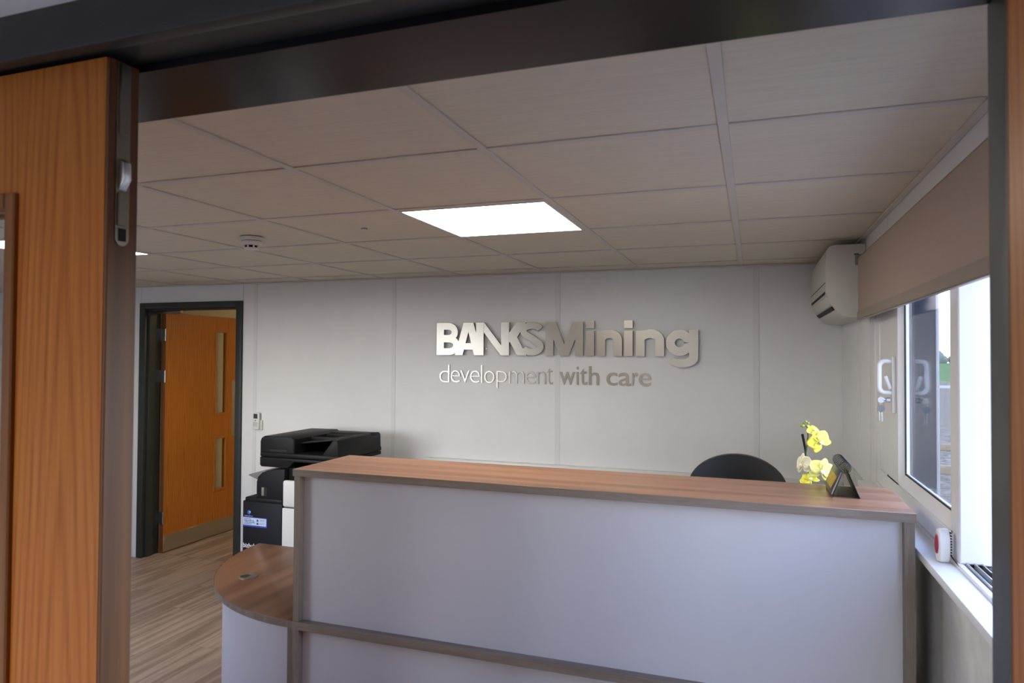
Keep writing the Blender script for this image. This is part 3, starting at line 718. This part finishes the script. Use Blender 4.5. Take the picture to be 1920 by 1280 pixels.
# B
a, b = -1.974, -1.812; w = wid(a, b)
letter([[(0, 0), (S, 0), (S, 1), (0, 1)]],
       [([(S*0.9, 0.895), (w-0.34, 0.895)]+arc(w-0.34, 0.708, 0.215, 0.187, 90, -90, 10)[1:]+[(S*0.9, 0.52)], 0.21),
        ([(S*0.9, 0.50), (w-0.31, 0.50)]+arc(w-0.31, 0.303, 0.24, 0.198, 90, -90, 10)[1:]+[(S*0.9, 0.105)], 0.21)], a, b, 'metal letter B')
# A
a, b = -1.838, -1.640; w = wid(a, b)
letter([[(0, 0), (S*1.05, 0), (w/2+0.02, 0.80), (w/2+0.02, 1), (w/2-0.165, 1)],
        [(w, 0), (w-S*1.05, 0), (w/2-0.02, 0.80), (w/2-0.02, 1), (w/2+0.165, 1)],
        [(0.27, 0.17), (w-0.27, 0.17), (w-0.34, 0.37), (0.34, 0.37)]], [], a, b, 'metal letter A')
# N
a, b = -1.683, -1.468-0.0; b = -1.450; w = wid(a, b)
letter([[(0, 0), (S, 0), (S, 1), (0, 1)], [(w-S, 0), (w, 0), (w, 1), (w-S, 1)],
        [(0.01, 1), (S*1.05, 1), (w-0.01, 0), (w-S*1.05, 0)]], [], a, b, 'metal letter N')
# K (shares its stem edge with the N)
a, b = -1.502, -1.338; w = wid(a, b)
letter([[(0, 0), (S, 0), (S, 1), (0, 1)], [(S*0.8, 0.36), (S*0.8, 0.62), (w-0.27, 1), (w+0.03, 1), (0.49, 0.53)],
        [(0.22, 0.50), (0.47, 0.60), (w+0.05, 0), (w-0.25, 0)]], [], a, b, 'metal letter K')
# S
a, b = -1.375, -1.207; w = wid(a, b); cx = w/2
spts = arc(cx, 0.735, w/2-0.115, 0.165, 18, 232, 14)+[(cx+0.02, 0.505)]+arc(cx, 0.268, w/2-0.115, 0.168, 62, -162, 14)
letter([], [(spts, [0.20]*len(spts))], a, b, 'metal letter S')
# M
a, b = -1.197, -0.950; w = wid(a, b)
letter([[(0, 0), (S*0.95, 0), (S*0.95, 1), (0, 1)], [(w-S*0.95, 0), (w, 0), (w, 1), (w-S*0.95, 1)],
        [(0.02, 1), (S*1.25, 1), (w/2+0.13, 0), (w/2-0.13, 0)], [(w-0.02, 1), (w-S*1.25, 1), (w/2-0.13, 0), (w/2+0.13, 0)]], [], a, b, 'metal letter M')
XH = 0.74
def small_i(a, b):
    w = wid(a, b)
    letter([[(0, 0), (w, 0), (w, XH-0.015), (0, XH-0.015)], [(0, 0.80), (w, 0.80), (w, 1.015), (0, 1.015)]], [], a, b, 'metal letter i')
def small_n(a, b):
    w = wid(a, b); s = S*0.98
    hp_ = [(s*0.5, XH-0.30)]+arc(w/2, XH-0.30, w/2-s/2, 0.195, 180, 0, 14)+[(w-s/2, 0)]
    letter([[(0, 0), (s, 0), (s, XH-0.02), (0, XH-0.02)]], [(hp_, s)], a, b, 'metal letter n')
small_i(-0.932, -0.879); small_n(-0.862, -0.702); small_i(-0.690, -0.636); small_n(-0.616, -0.444)
# g
a, b = -0.434, -0.243; w = wid(a, b); s = S*0.98; cg = w-s-0.17
ringp = arc(0.375, 0.375, 0.375-s/2, 0.365-s/2, 0, 360, 24)
tail = [(w-s/2, 0.30), (w-s/2, -0.02)]+arc(w*0.5, -0.03, w/2-s/2, 0.165, 0, -150, 14)[1:]
letter([[(w-s, 0.05), (w, 0.05), (w, XH), (w-s, XH)]], [(ringp, s), (tail, [s]*2+[s-0.004*k for k in range(14)])], a, b, 'metal letter g')
# spacers behind the letters
for xx in (-1.93, -1.76, -1.62, -1.48, -1.30, -1.17, -0.975, -0.905, -0.83, -0.66, -0.59, -0.28):
    tube('spacer', [(xx, LY_B-0.001, 1.70), (xx, YB+0.0, 1.70)], 0.006, 'steel', SG, 8)
# tagline
TG = thing('tagline_sign', 'thin metal lettering reading development with care', 'sign', (-1.25, YB, 1.5))
def tagletter(ch, x0, x1, z0, z1, off):
    me = textmesh(ch, 0.12, 0.004, off)
    fit_text(me, x0, x1, z0, z1, YB-0.0045)
    for v in me.vertices: v.co -= TG.location
    o = link('letter', me, 'alu_brushed', TG); o['label'] = 'thin metal letter '+ch
ZB, ZX, ZA, ZD = 1.470, 1.552, 1.590, 1.437
tl = [('d', -1.962, -1.887, ZB, ZA), ('e', -1.877, -1.809, ZB, ZX), ('v', -1.806, -1.738, ZB, ZX), ('e', -1.734, -1.664, ZB, ZX), ('l', -1.655, -1.645, ZB, ZA),
      ('o', -1.632, -1.558, ZB, ZX), ('p', -1.545, -1.470, ZD, ZX), ('m', -1.457, -1.350, ZB, ZX), ('e', -1.342, -1.272, ZB, ZX), ('n', -1.260, -1.202, ZB, ZX), ('t', -1.193, -1.155, ZB, ZX+0.022),
      ('w', -1.110, -1.008, ZB, ZX), ('i', -0.998, -0.984, ZB, ZA-0.003), ('t', -0.974, -0.930, ZB, ZX+0.022), ('h', -0.917, -0.852, ZB, ZA),
      ('c', -0.805, -0.735, ZB, ZX), ('a', -0.727, -0.652, ZB, ZX), ('r', -0.644, -0.608, ZB, ZX), ('e', -0.602, -0.527, ZB, ZX)]
for k, (ch, x0, x1, z0, z1) in enumerate(tl): tagletter(ch, x0, x1, z0, z1, -0.0020 if k < 11 else 0.0002)

# dado trunking along the back wall
tr = thing('dado_trunking', 'pale grey cable trunking running along the back wall', 'trunking', (-0.8, YB, 0.85))
box('trunk_body', -2.05, XR-0.008, YB-0.05, YB-0.0026, 0.83, 0.955, 'strip_white', tr, 0.004)
box('trunk_lid', -2.05, XR-0.008, YB-0.0535, YB-0.0495, 0.845, 0.94, 'upvc', tr, 0.001, 1)

# remote control in a wall holder
RC = thing('remote_control', 'white remote control in a wall holder beside the far door', 'remote control', (-3.468, YB, 1.08))
box('holder', -3.497, -3.430, YB-0.016, YB, 1.080, 1.155, 'cream_plastic', RC, 0.004)
rbod = box('body', -3.500, -3.446, YB-0.034, YB-0.016, 1.085, 1.214, 'white_plastic', RC, 0.005)
box('screen', -3.492, -3.456, YB-0.0352, YB-0.0335, 1.168, 1.204, 'lcd', RC, 0.0005, 1)
lathe('power_button', [(0.006, -0.0362), (0.006, -0.0335)], (-3.474, YB, 1.154), 'button_grey', RC, 12, 'y')
for rr_ in range(3):
    for cc_ in range(3):
        box('button', -3.493+cc_*0.0135, -3.484+cc_*0.0135, YB-0.0358, YB-0.0335, 1.112+rr_*0.011, 1.117+rr_*0.011, 'button_grey', RC, 0.0005, 1)

# ------------------------------------------------------------ reception counter
RCN = thing('reception_counter', 'tall reception counter with pale grey panels and wood trim', 'counter', (-0.5, 1.23, 0))
CX0, CX1, CY0, CY1 = -1.516, 0.478, 1.040, 1.412
CT = 1.240; TH = 0.026; WT = 0.690
box('counter_top', CX0, CX1, CY0, CY1, CT-TH, CT, 'laminate_x', RCN, 0.0012, 1)
box('top_edge_band', CX0, CX1, CY0-0.0012, CY0+0.0006, CT-TH+0.0008, CT-0.0008, 'edge_band', RCN)
bm = bmesh.new()
for nm, xa in (('side_panel', CX0+0.003), ('side_panel', CX1-0.003-0.026)):
    box(nm, xa, xa+0.026, CY0+0.004, CY1-0.01, WT, CT-TH, 'edge_band_z', RCN, 0.001, 1)
    box('lower_side_panel', xa, xa+0.026, CY0+0.004, 1.80, 0.0, WT-0.028, 'edge_band_z', RCN, 0.001, 1)
box('front_panel', CX0+0.029, CX1-0.029, CY0+0.030, CY0+0.048, WT, CT-TH, 'desk_panel', RCN)
box('lower_front_panel', CX0+0.029, CX1-0.029, CY0+0.030, CY0+0.048, 0.0, WT-0.028, 'desk_panel', RCN)
box('worktop', CX0+0.0005, CX1-0.003, CY0-0.002, 1.842, WT-0.028, WT-0.0002, 'edge_band', RCN, 0.0012, 1)

# ------------------------------------------------------------ quarter round corner table
QT = thing('corner_table', 'quarter round brown table with curved lilac panel joined to the counter', 'table', (-1.9, 1.5, 0))
QX, QY, QR = CX0-0.0015, 1.842, 0.800
arcp = [(QX-QR*math.sin(PI/2*k/40), QY-QR*math.cos(PI/2*k/40)) for k in range(41)]
prism('table_top', [(QX, QY)]+arcp, 'z', WT-0.026, WT, 'laminate_y', QT, 0.001)
bm = bmesh.new()
L = [(QX-(QR+0.001)*math.sin(PI/2*k/40), QY-(QR+0.001)*math.cos(PI/2*k/40)) for k in range(41)]
for i in range(40):
    q = [bm.verts.new((L[i][0], L[i][1], WT-0.025)), bm.verts.new((L[i+1][0], L[i+1][1], WT-0.025)), bm.verts.new((L[i+1][0], L[i+1][1], WT-0.001)), bm.verts.new((L[i][0], L[i][1], WT-0.001))]
    bm.faces.new(q)
bmesh.ops.remove_doubles(bm, verts=bm.verts, dist=1e-5)
fin('edge_band', bm, 'edge_band_z', QT, smooth=True)
ri, ro = QR-0.052, QR-0.034
ang = [math.radians(2.2)+(PI/2-math.radians(4))*k/40 for k in range(41)]
cp_ = [(QX-ro*math.sin(a), QY-ro*math.cos(a)) for a in ang]+[(QX-ri*math.sin(a), QY-ri*math.cos(a)) for a in reversed(ang)]
bm = bmesh.new()
n = len(ang)
vo = [[bm.verts.new((QX-r_*math.sin(a), QY-r_*math.cos(a), z)) for a in ang] for r_ in (ro, ri) for z in (0.0, WT-0.026)]
for i in range(n-1):
    bm.faces.new((vo[0][i], vo[0][i+1], vo[1][i+1], vo[1][i])); bm.faces.new((vo[2][i+1], vo[2][i], vo[3][i], vo[3][i+1]))
    bm.faces.new((vo[0][i+1], vo[0][i], vo[2][i], vo[2][i+1]))
for i in (0, n-1): bm.faces.new((vo[0][i], vo[1][i], vo[3][i], vo[2][i]))
fin('curved_panel', bm, 'desk_panel', QT, smooth=True)
box('end_panel', QX-0.026, QX-0.001, QY-QR+0.012, QY-0.02, 0, WT-0.026, 'edge_band_z', QT, 0.001, 1)
box('rear_panel', QX-QR+0.03, QX-0.03, QY-0.04, QY-0.022, 0.0, WT-0.026, 'edge_band_z', QT, 0.001, 1)
GX, GY = -2.005, 1.392
gr = lathe('cable_grommet', [(0.041, WT-0.0005), (0.041, WT+0.002), (0.038, WT+0.003)], (GX, GY, 0), 'steel_dull', QT, 28)
gr['label'] = 'round grey cable grommet'
prism('grommet_opening', [(GX-0.034, GY-0.012), (GX-0.02, GY-0.026), (GX+0.004, GY-0.022), (GX+0.004, GY+0.010), (GX-0.018, GY+0.016)], 'z', WT+0.0025, WT+0.0036, 'dark_slot', gr)

# ------------------------------------------------------------ printer
PR = thing('office_copier', 'black and white office copier standing against the back wall', 'copier', (-2.66, 2.79, 0))
PY = 2.52
box('side_tower', -3.009, -2.706, PY, 3.03, 0.04, 0.722, 'black_body', PR, 0.008)
box('main_body', -2.704, -2.302, PY+0.018, 3.03, 0.04, 0.862, 'black_body', PR, 0.004)
box('step_ledge', -2.989, -2.706, PY-0.004, 3.02, 0.716, 0.747, 'black_plastic', PR, 0.009)
prism('upper_housing', [(-2.904, 0.745), (-2.702, 0.745), (-2.690, 0.938), (-2.800, 0.928), (-2.862, 0.908), (-2.894, 0.880), (-2.904, 0.845)], 'y', PY, 3.0, 'black_body', PR, 0.005)
box('white_cover', -2.701, -2.304, PY-0.008, PY+0.03, 0.7045, 0.869, 'white_plastic', PR, 0.014, 3)
box('white_door', -2.701, -2.304, PY-0.008, PY+0.017, 0.08, 0.6985, 'white_plastic', PR, 0.005)
box('output_cavity', -2.69, -2.312, PY+0.035, 3.0, 0.862, 0.947, 'black_plastic', PR, 0.003)
prism('scanner', [(-2.881, 0.957), (-2.870, 0.945), (-2.668, 0.945), (-2.628, 0.985), (-2.308, 0.985), (-2.308, 1.0055), (-2.881, 1.0055)], 'y', PY, 3.04, 'black_plastic', PR, 0.006)
box('feeder_base', -2.881, -2.305, PY, 3.04, 1.008, 1.037, 'black_plastic', PR, 0.008)
prism('feeder_cover', [(-2.881, 1.032), (-2.881, 1.105), (-2.872, 1.126), (-2.852, 1.138), (-2.645, 1.140), (-2.625, 1.125), (-2.622, 1.032)], 'y', PY, 3.03, 'black_plastic', PR, 0.010, seg=3)
box('feeder_back', -2.64, -2.310, 2.915, 3.03, 1.032, 1.132, 'black_plastic', PR, 0.010)
prism('document_tray', [(-2.655, 1.088), (-2.655, 1.096), (-2.335, 1.134), (-2.335, 1.127)], 'y', PY+0.06, 2.91, 'black_body', PR, 0.002)
prism('tray_end', [(-2.425, 1.034), (-2.306, 1.034), (-2.309, 1.118), (-2.318, 1.132), (-2.345, 1.132)], 'y', PY+0.004, 3.03, 'black_plastic', PR, 0.004)
for yy in (2.66, 2.83): box('tray_guide', -2.60, -2.40, yy, yy+0.012, 1.108, 1.130, 'black_plastic', PR, 0.002)
box('handle_recess', -2.808, -2.675, PY-0.0012, PY+0.003, 1.045, 1.060, 'dark_slot', PR, 0.001, 1)
box('handle_grip', -2.808, -2.675, PY-0.005, PY+0.003, 1.060, 1.066, 'black_plastic', PR, 0.002)
prism('output_tray', [(-2.905, 0.868), (-2.905, 0.892), (-2.93, 0.902), (-3.05, 0.868), (-3.05, 0.861), (-2.97, 0.835)], 'y', PY+0.10, 2.90, 'grey_plastic', PR, 0.003)
prism('tray_bracket', [(-2.905, 0.765), (-2.905, 0.866), (-2.972, 0.832), (-2.985, 0.800), (-2.968, 0.780)], 'y', PY+0.13, 2.88, 'grey_plastic', PR, 0.003)
box('side_latch', -2.862, -2.842, PY-0.006, PY+0.003, 0.762, 0.815, 'grey_plastic', PR, 0.004)
box('side_latch_pocket', -2.841, -2.822, PY-0.0012, PY+0.002, 0.762, 0.815, 'dark_slot', PR, 0.0005, 1)
for (xx, yy) in ((-2.97, 2.58), (-2.34, 2.58), (-2.97, 2.97), (-2.34, 2.97)):
    cs = box('castor_fork', xx-0.016, xx+0.016, yy-0.012, yy+0.012, 0.026, 0.045, 'black_plastic', PR, 0.002)
    tube('castor', [(xx-0.012, yy, 0.025), (xx+0.012, yy, 0.025)], 0.025, 'rubber', cs, 14)
# sticker, maker's mark and lettering on the dark tower
st = box('sticker', -3.004, -2.818, PY-0.0012, PY+0.001, 0.560, 0.621, 'sticker_blue', PR); st['label'] = 'blue bordered service sticker'
box('sticker_face', -3.001, -2.824, PY-0.0018, PY, 0.570, 0.617, 'sticker_pale', st)
def prtext(body, x0, x1, z0, z1, mat, parent, off=0.0, y=PY-0.0022, name='lettering'):
    me = fit_text(textmesh(body, 0.1, 0.0004, off), x0, x1, z0, z1, y)
    for v in me.vertices: v.co -= wloc(parent)
    return link(name, me, mat, parent)
prtext('WEB PORTAL', -2.995, -2.915, 0.592, 0.603, 'ink', st, 0.001)
for k, (xa, xb, za) in enumerate(((-2.995, -2.94, 0.608), (-2.99, -2.91, 0.585), (-2.995, -2.935, 0.576), (-2.875, -2.835, 0.605), (-2.875, -2.84, 0.598), (-2.875, -2.835, 0.585), (-2.875, -2.842, 0.578))):
    box('print_line', xa, xb, PY-0.0022, PY-0.0017, za, za+0.0035, 'ink' if k < 3 else 'button_grey', st)
for za in (0.596, 0.576): box('print_icon', -2.897, -2.883, PY-0.0022, PY-0.0017, za, za+0.013, 'ink', st)
lathe('maker_mark', [(0.013, PY-0.0014), (0.013, PY)], (-2.957, 0.0, 0.650), 'logo_blue', PR, 24, 'y')
lathe('mark_highlight', [(0.0045, PY-0.002), (0.0045, PY-0.001)], (-2.950, 0.0, 0.653), 'ink_white', PR, 14, 'y')
prtext('KONICA MINOLTA', -2.991, -2.927, 0.6245, 0.629, 'ink_white', PR, 0.0005, PY-0.001)
prtext('bizhub', -3.000, -2.905, 0.426, 0.455, 'ink_white', PR, 0.0015, PY-0.001)

# ------------------------------------------------------------ swivel chair behind the counter
CH = thing('office_chair', 'black swivel chair with rounded high back behind the counter', 'chair', (-0.01, 2.33, 0), 0.0)
# rounded shell back: grid bent round the sitter
def shell(name, w_fn, z_fn, ybase, curve, thick, mat, parent, nu=22, nv=18):
    bm = bmesh.new(); F = []; B = []
    for j in range(nv+1):
        t = j/nv; z = z_fn(t); w = w_fn(t); rowf = []; rowb = []
        for i in range(nu+1):
            s = -1+2*i/nu; x = w*math.sin(s*PI/2)
            y = ybase(t)-curve*(x/0.22)**2
            rowf.append(bm.verts.new((x, y, z))); rowb.append(bm.verts.new((x, y+thick, z)))
        F.append(rowf); B.append(rowb)
    for j in range(nv):
        for i in range(nu):
            bm.faces.new((F[j][i], F[j][i+1], F[j+1][i+1], F[j+1][i])); bm.faces.new((B[j][i+1], B[j][i], B[j+1][i], B[j+1][i+1]))
    for j in range(nv):
        bm.faces.new((F[j+1][0], B[j+1][0], B[j][0], F[j][0])); bm.faces.new((F[j][nu], B[j][nu], B[j+1][nu], F[j+1][nu]))
    for i in range(nu):
        bm.faces.new((F[0][i], B[0][i], B[0][i+1], F[0][i+1])); bm.faces.new((F[nv][i+1], B[nv][i+1], B[nv][i], F[nv][i]))
    bmesh.ops.remove_doubles(bm, verts=bm.verts, dist=1e-5)
    return fin(name, bm, mat, parent, local=True, smooth=True)
CTOP = 1.157
def zback(t): return CTOP-(CTOP-0.50)*(1-t)**2
def wback(t):
    h = (CTOP-zback(t))/0.165
    if h < 1: return 0.238*math.sqrt(max(0.0, 1-(1-h)**2.1))+0.0005
    return 0.238-0.04*((h-1)/3.0)
shell('backrest', wback, zback, lambda t: 0.20+0.10*(zback(t)-0.5)/0.66, 0.05, 0.045, 'black_leather', CH, 26, 44)
box('seat', -0.235, 0.235, -0.25, 0.21, 0.44, 0.53, 'black_leather', CH, 0.035, 4, local=True)
for sx_ in (-1, 1):
    tube('armrest', [(sx_*0.25, 0.16, 0.48), (sx_*0.29, 0.12, 0.52), (sx_*0.29, 0.10, 0.66), (sx_*0.29, 0.02, 0.69), (sx_*0.29, -0.16, 0.69)], 0.017, 'black_plastic', CH, 10, local=True)
tube('gas_lift', [(0, 0, 0.12), (0, 0, 0.44)], 0.028, 'black_plastic', CH, 14, local=True)
for k in range(5):
    a = 2*PI*k/5+0.3; c, s = math.cos(a), math.sin(a)
    lg = tube('base_leg', [(0.02*c, 0.02*s, 0.125), (0.28*c, 0.28*s, 0.075)], 0.018, 'black_plastic', CH, 8, local=True)
    tube('castor', [(0.28*c-0.02*s, 0.28*s+0.02*c, 0.03), (0.28*c+0.02*s, 0.28*s-0.02*c, 0.03)], 0.030, 'rubber', lg, 14, local=True)
    tube('castor_stem', [(0.28*c, 0.28*s, 0.03), (0.28*c, 0.28*s, 0.085)], 0.007, 'steel', lg, 8, local=True)

# ------------------------------------------------------------ orchid on the desk behind the counter
OR = thing('potted_orchid', 'yellow orchid rising from behind the counter beside the calendar', 'orchid', (0.235, 1.53, WT))
def O(x, y, z): return (x, y, z)
lathe('pot', [(0.045, 0), (0.052, 0.004), (0.066, 0.115), (0.068, 0.12), (0.062, 0.12), (0.058, 0.10)], (0, 0, 0), 'pot', OR, 28, local=True)
lathe('soil', [(0.057, 0.098), (0.057, 0.106)], (0, 0, 0), 'soil', OR, 20, local=True)
def blade(name, L, W, az, lift, mat, parent, n=10):
    bm = bmesh.new(); rows = []
    for i in range(n+1):
        t = i/n; w = W*math.sin(PI*min(1, t*0.93+0.07))**0.7
        d = L*t; h = lift*t-0.55*L*t*t*0.5
        row = []
        for s in (-1, -0.5, 0, 0.5, 1): row.append(bm.verts.new((d, s*w, 0.105+h+abs(s)*w*0.3)))
        rows.append(row)
    for i in range(n):
        for k in range(4): bm.faces.new((rows[i][k], rows[i+1][k], rows[i+1][k+1], rows[i][k+1]))
    bmesh.ops.solidify(bm, geom=bm.faces[:], thickness=0.0015)
    bmesh.ops.rotate(bm, verts=bm.verts, cent=(0, 0, 0), matrix=Matrix.Rotation(az, 3, 'Z'))
    return fin(name, bm, mat, parent, local=True, smooth=True)
for az, L_, W_ in ((2.9, 0.15, 0.027), (-0.3, 0.13, 0.026), (1.9, 0.14, 0.025), (4.2, 0.12, 0.024)): blade('leaf', L_, W_, az, 0.10, 'leaf_green', OR)
# flower positions in world coordinates, thing-relative below
base = Vector((0.235, 1.53, WT))
def W2L(p): return Vector(p)-base
stem_w = [(0.245, 1.53, WT+0.10), (0.262, 1.525, 1.00), (0.262, 1.51, 1.18), (0.246, 1.505, 1.265), (0.238, 1.502, 1.33), (0.243, 1.50, 1.385), (0.242, 1.50, 1.415), (0.228, 1.50, 1.432)]
tube('stem', [W2L(p) for p in stem_w], 0.0028, 'stem', OR, 8, local=True, radii=[0.0036, 0.0034, 0.0034, 0.003, 0.0026, 0.0022, 0.0018, 0.0014])
tube('support_stake', [W2L((0.262, 1.535, WT+0.05)), W2L((0.254, 1.52, 1.235)), W2L((0.240, 1.512, 1.30))], 0.0048, 'black_plastic', OR, 8, local=True)
tube('stake_tip', [W2L((0.236, 1.512, 1.338)), W2L((0.226, 1.512, 1.392))], 0.0042, 'black_plastic', OR, 8, local=True)
tube('stake_join', [W2L((0.240, 1.512, 1.30)), W2L((0.236, 1.512, 1.338))], 0.0040, 'black_plastic', OR, 8, local=True)
def petal_mesh(L, W, cup, mat, pw=0.8):
    bm = bmesh.new(); n = 9; rows = []
    for i in range(n+1):
        t = i/n; w = W*0.5*(math.sin(PI*min(1.0, 0.06+0.90*t**pw)))**0.75
        row = []
        for s in (-1, -0.6, -0.2, 0.2, 0.6, 1):
            row.append(bm.verts.new((s*w, L*t, cup*(t*t)-0.25*w*(1-abs(s))+0.02*W*math.sin(9*t+4*s))))
        rows.append(row)
    for i in range(n):
        for k in range(5): bm.faces.new((rows[i][k], rows[i][k+1], rows[i+1][k+1], rows[i+1][k]))
    bmesh.ops.recalc_face_normals(bm, faces=bm.faces)
    bmesh.ops.solidify(bm, geom=bm.faces[:], thickness=0.0007)
    me = bpy.data.meshes.new('petal'); bm.to_mesh(me); bm.free()
    for p in me.polygons: p.use_smooth = True
    me.materials.append(MATS[mat]); return me
PMS = {}
for mt in ('petal', 'petal_pale', 'petal_white'):
    PMS[mt] = (petal_mesh(0.046, 0.050, -0.010, mt), petal_mesh(0.044, 0.028, -0.006, mt, 1.0))
def flower(pos, normal, roll, size, mt):
    """local +Z = facing direction"""
    nz_ = Vector(normal).normalized(); upv = Vector((0, 0, 1))
    xa = upv.cross(nz_).normalized(); ya = nz_.cross(xa)
    M = Matrix((xa, ya, nz_)).transposed() @ Matrix.Rotation(roll, 3, 'Z')
    bm = bmesh.new()
    for k in range(3):
        bmesh.ops.create_icosphere(bm, subdivisions=2, radius=1.0, matrix=Matrix.Translation(((k-1)*0.004, -0.004-0.002*(k == 1), 0.006)) @ Matrix.Diagonal((0.0045, 0.007, 0.005, 1)))
    fo = fin('flower', bm, 'lip', OR, local=True, smooth=True)
    M4_ = M.to_4x4() @ Matrix.Scale(size, 4); M4_.translation = W2L(pos)
    fo.matrix_local = M4_
    for ang_, kind in ((0, 1), (125, 1), (-125, 1), (68, 0), (-68, 0)):
        p = bpy.data.objects.new('petal', PMS[mt][0 if kind == 0 else 1]); COL.objects.link(p); p.parent = fo
        p.rotation_euler = (0, 0, math.radians(ang_)); p.location = (0, 0, 0.002 if kind == 0 else 0.0)
    return fo
flower((0.262, 1.49, 1.408), (0.45, -0.55, 0.65), 0.4, 0.62, 'petal')
flower((0.279, 1.475, 1.373), (0.35, -0.9, 0.10), 0.55, 0.92, 'petal')
flower((0.222, 1.475, 1.292), (-0.80, -0.45, 0.1), 0.2, 0.90, 'petal_white')
flower((0.285, 1.470, 1.275), (0.10, -1.0, 0.12), -0.3, 1.0, 'petal_pale')
flower((0.246, 1.470, 1.245), (0.0, -0.55, 0.75), 0.7, 0.72, 'petal')
for (p, r_) in (((0.226, 1.498, 1.422), 0.0065), ((0.236, 1.498, 1.436), 0.0045), ((0.243, 1.498, 1.432), 0.004)):
    bm = bmesh.new(); bmesh.ops.create_icosphere(bm, subdivisions=2, radius=r_, matrix=Matrix.Translation(W2L(p)) @ Matrix.Diagonal((1.15, 1, 0.9, 1)))
    fin('bud', bm, 'bud', OR, local=True, smooth=True)

# ------------------------------------------------------------ desk calendar
CA = thing('desk_calendar', 'black tent shaped desk calendar with wire rings on the counter', 'calendar', (0.322, 1.296, CT))
ky0, ky1 = 1.200, 1.392
sk = -0.00   # ridge skew
zr = CT+0.082
def board(name, xb, xt, t, mat, y0=ky0, y1=ky1, z1=zr-0.004, off=0.0, za=CT):
    d = Vector((xt-xb, z1-za)); nn = Vector((-d.y, d.x)).normalized()
    if nn.x*(xb-0.322) < 0: nn = -nn
    p0 = Vector((xb, za))+nn*off; p1 = Vector((xt, z1))+nn*off
    return prism(name, [tuple(p0), tuple(p1), tuple(p1+nn*t), tuple(p0+nn*t)], 'y', y0, y1, mat, CA, 0.0004)
lb_ = board('left_board', 0.290, 0.319, 0.0025, 'cal_board')
rb_ = board('right_board', 0.362, 0.331, 0.0025, 'cal_board')
board('page_block', 0.2915, 0.3185, 0.004, 'paper_edge', ky0+0.004, ky1-0.004, zr-0.010, 0.0028, CT+0.006)
board('cover_page', 0.2915, 0.3185, 0.0006, 'cal_board', ky0+0.003, ky1-0.003, zr-0.009, 0.0070, CT+0.005)
board('yellow_print', 0.2945, 0.3145, 0.0004, 'cal_yellow', ky0+0.030, ky1-0.020, zr-0.022, 0.0078, CT+0.018)
bpn = prism('base_board', [(0.291, CT+0.0002), (0.361, CT+0.0002), (0.361, CT+0.002), (0.291, CT+0.002)], 'y', ky0+0.02, ky1-0.002, 'cal_board', CA)
for k in range(9):
    yy = ky0+0.012+k*(ky1-ky0-0.024)/8
    tube('ring', [(0.325+0.0165*math.cos(a), yy+0.003*math.sin(a), zr+0.006+0.0165*math.sin(a)) for a in [2*PI*q/18 for q in range(19)]], 0.0011, 'wire', CA, 6)

# ------------------------------------------------------------ outdoors
GZ = -0.30
struct(box('ground', -60, 130, -60, 62, GZ-0.2, GZ, 'gravel'), 'gravel yard outside the window')
struct(box('field', -200, 300, 62.6, 260, GZ-0.2, GZ+0.02, 'grass'), 'green field beyond the yard')
tag(box('concrete_path', 2.0, 60, 48, 52, GZ, GZ+0.06, 'concrete', None, 0.01), 'pale concrete path across the yard before the green field', 'path')
for k, (yy, xa) in enumerate(((15.5, 3.0), (12.2, 2.6))):
    tag(box('timber_edging', xa, xa+8, yy, yy+0.12, GZ, GZ+0.14, 'timber', None, 0.01), ('farther' if k == 0 else 'nearer')+' timber edging board lying on the gravel yard', 'edging')
tb_ = bmesh.new()
for k in range(60):
    xk = 40+k*2.2+random.uniform(-1, 1); r_ = random.uniform(1.2, 2.6)
    bmesh.ops.create_icosphere(tb_, subdivisions=2, radius=r_, matrix=Matrix.Translation((xk, 250+random.uniform(-4, 4), GZ+r_*0.8)) @ Matrix.Diagonal((1.2, 1, 1.1, 1)))
hd = fin('distant_hedge', tb_, 'hedge', smooth=True); hd['kind'] = 'stuff'; tag(hd, 'hazy line of distant trees behind the green field', 'hedge')
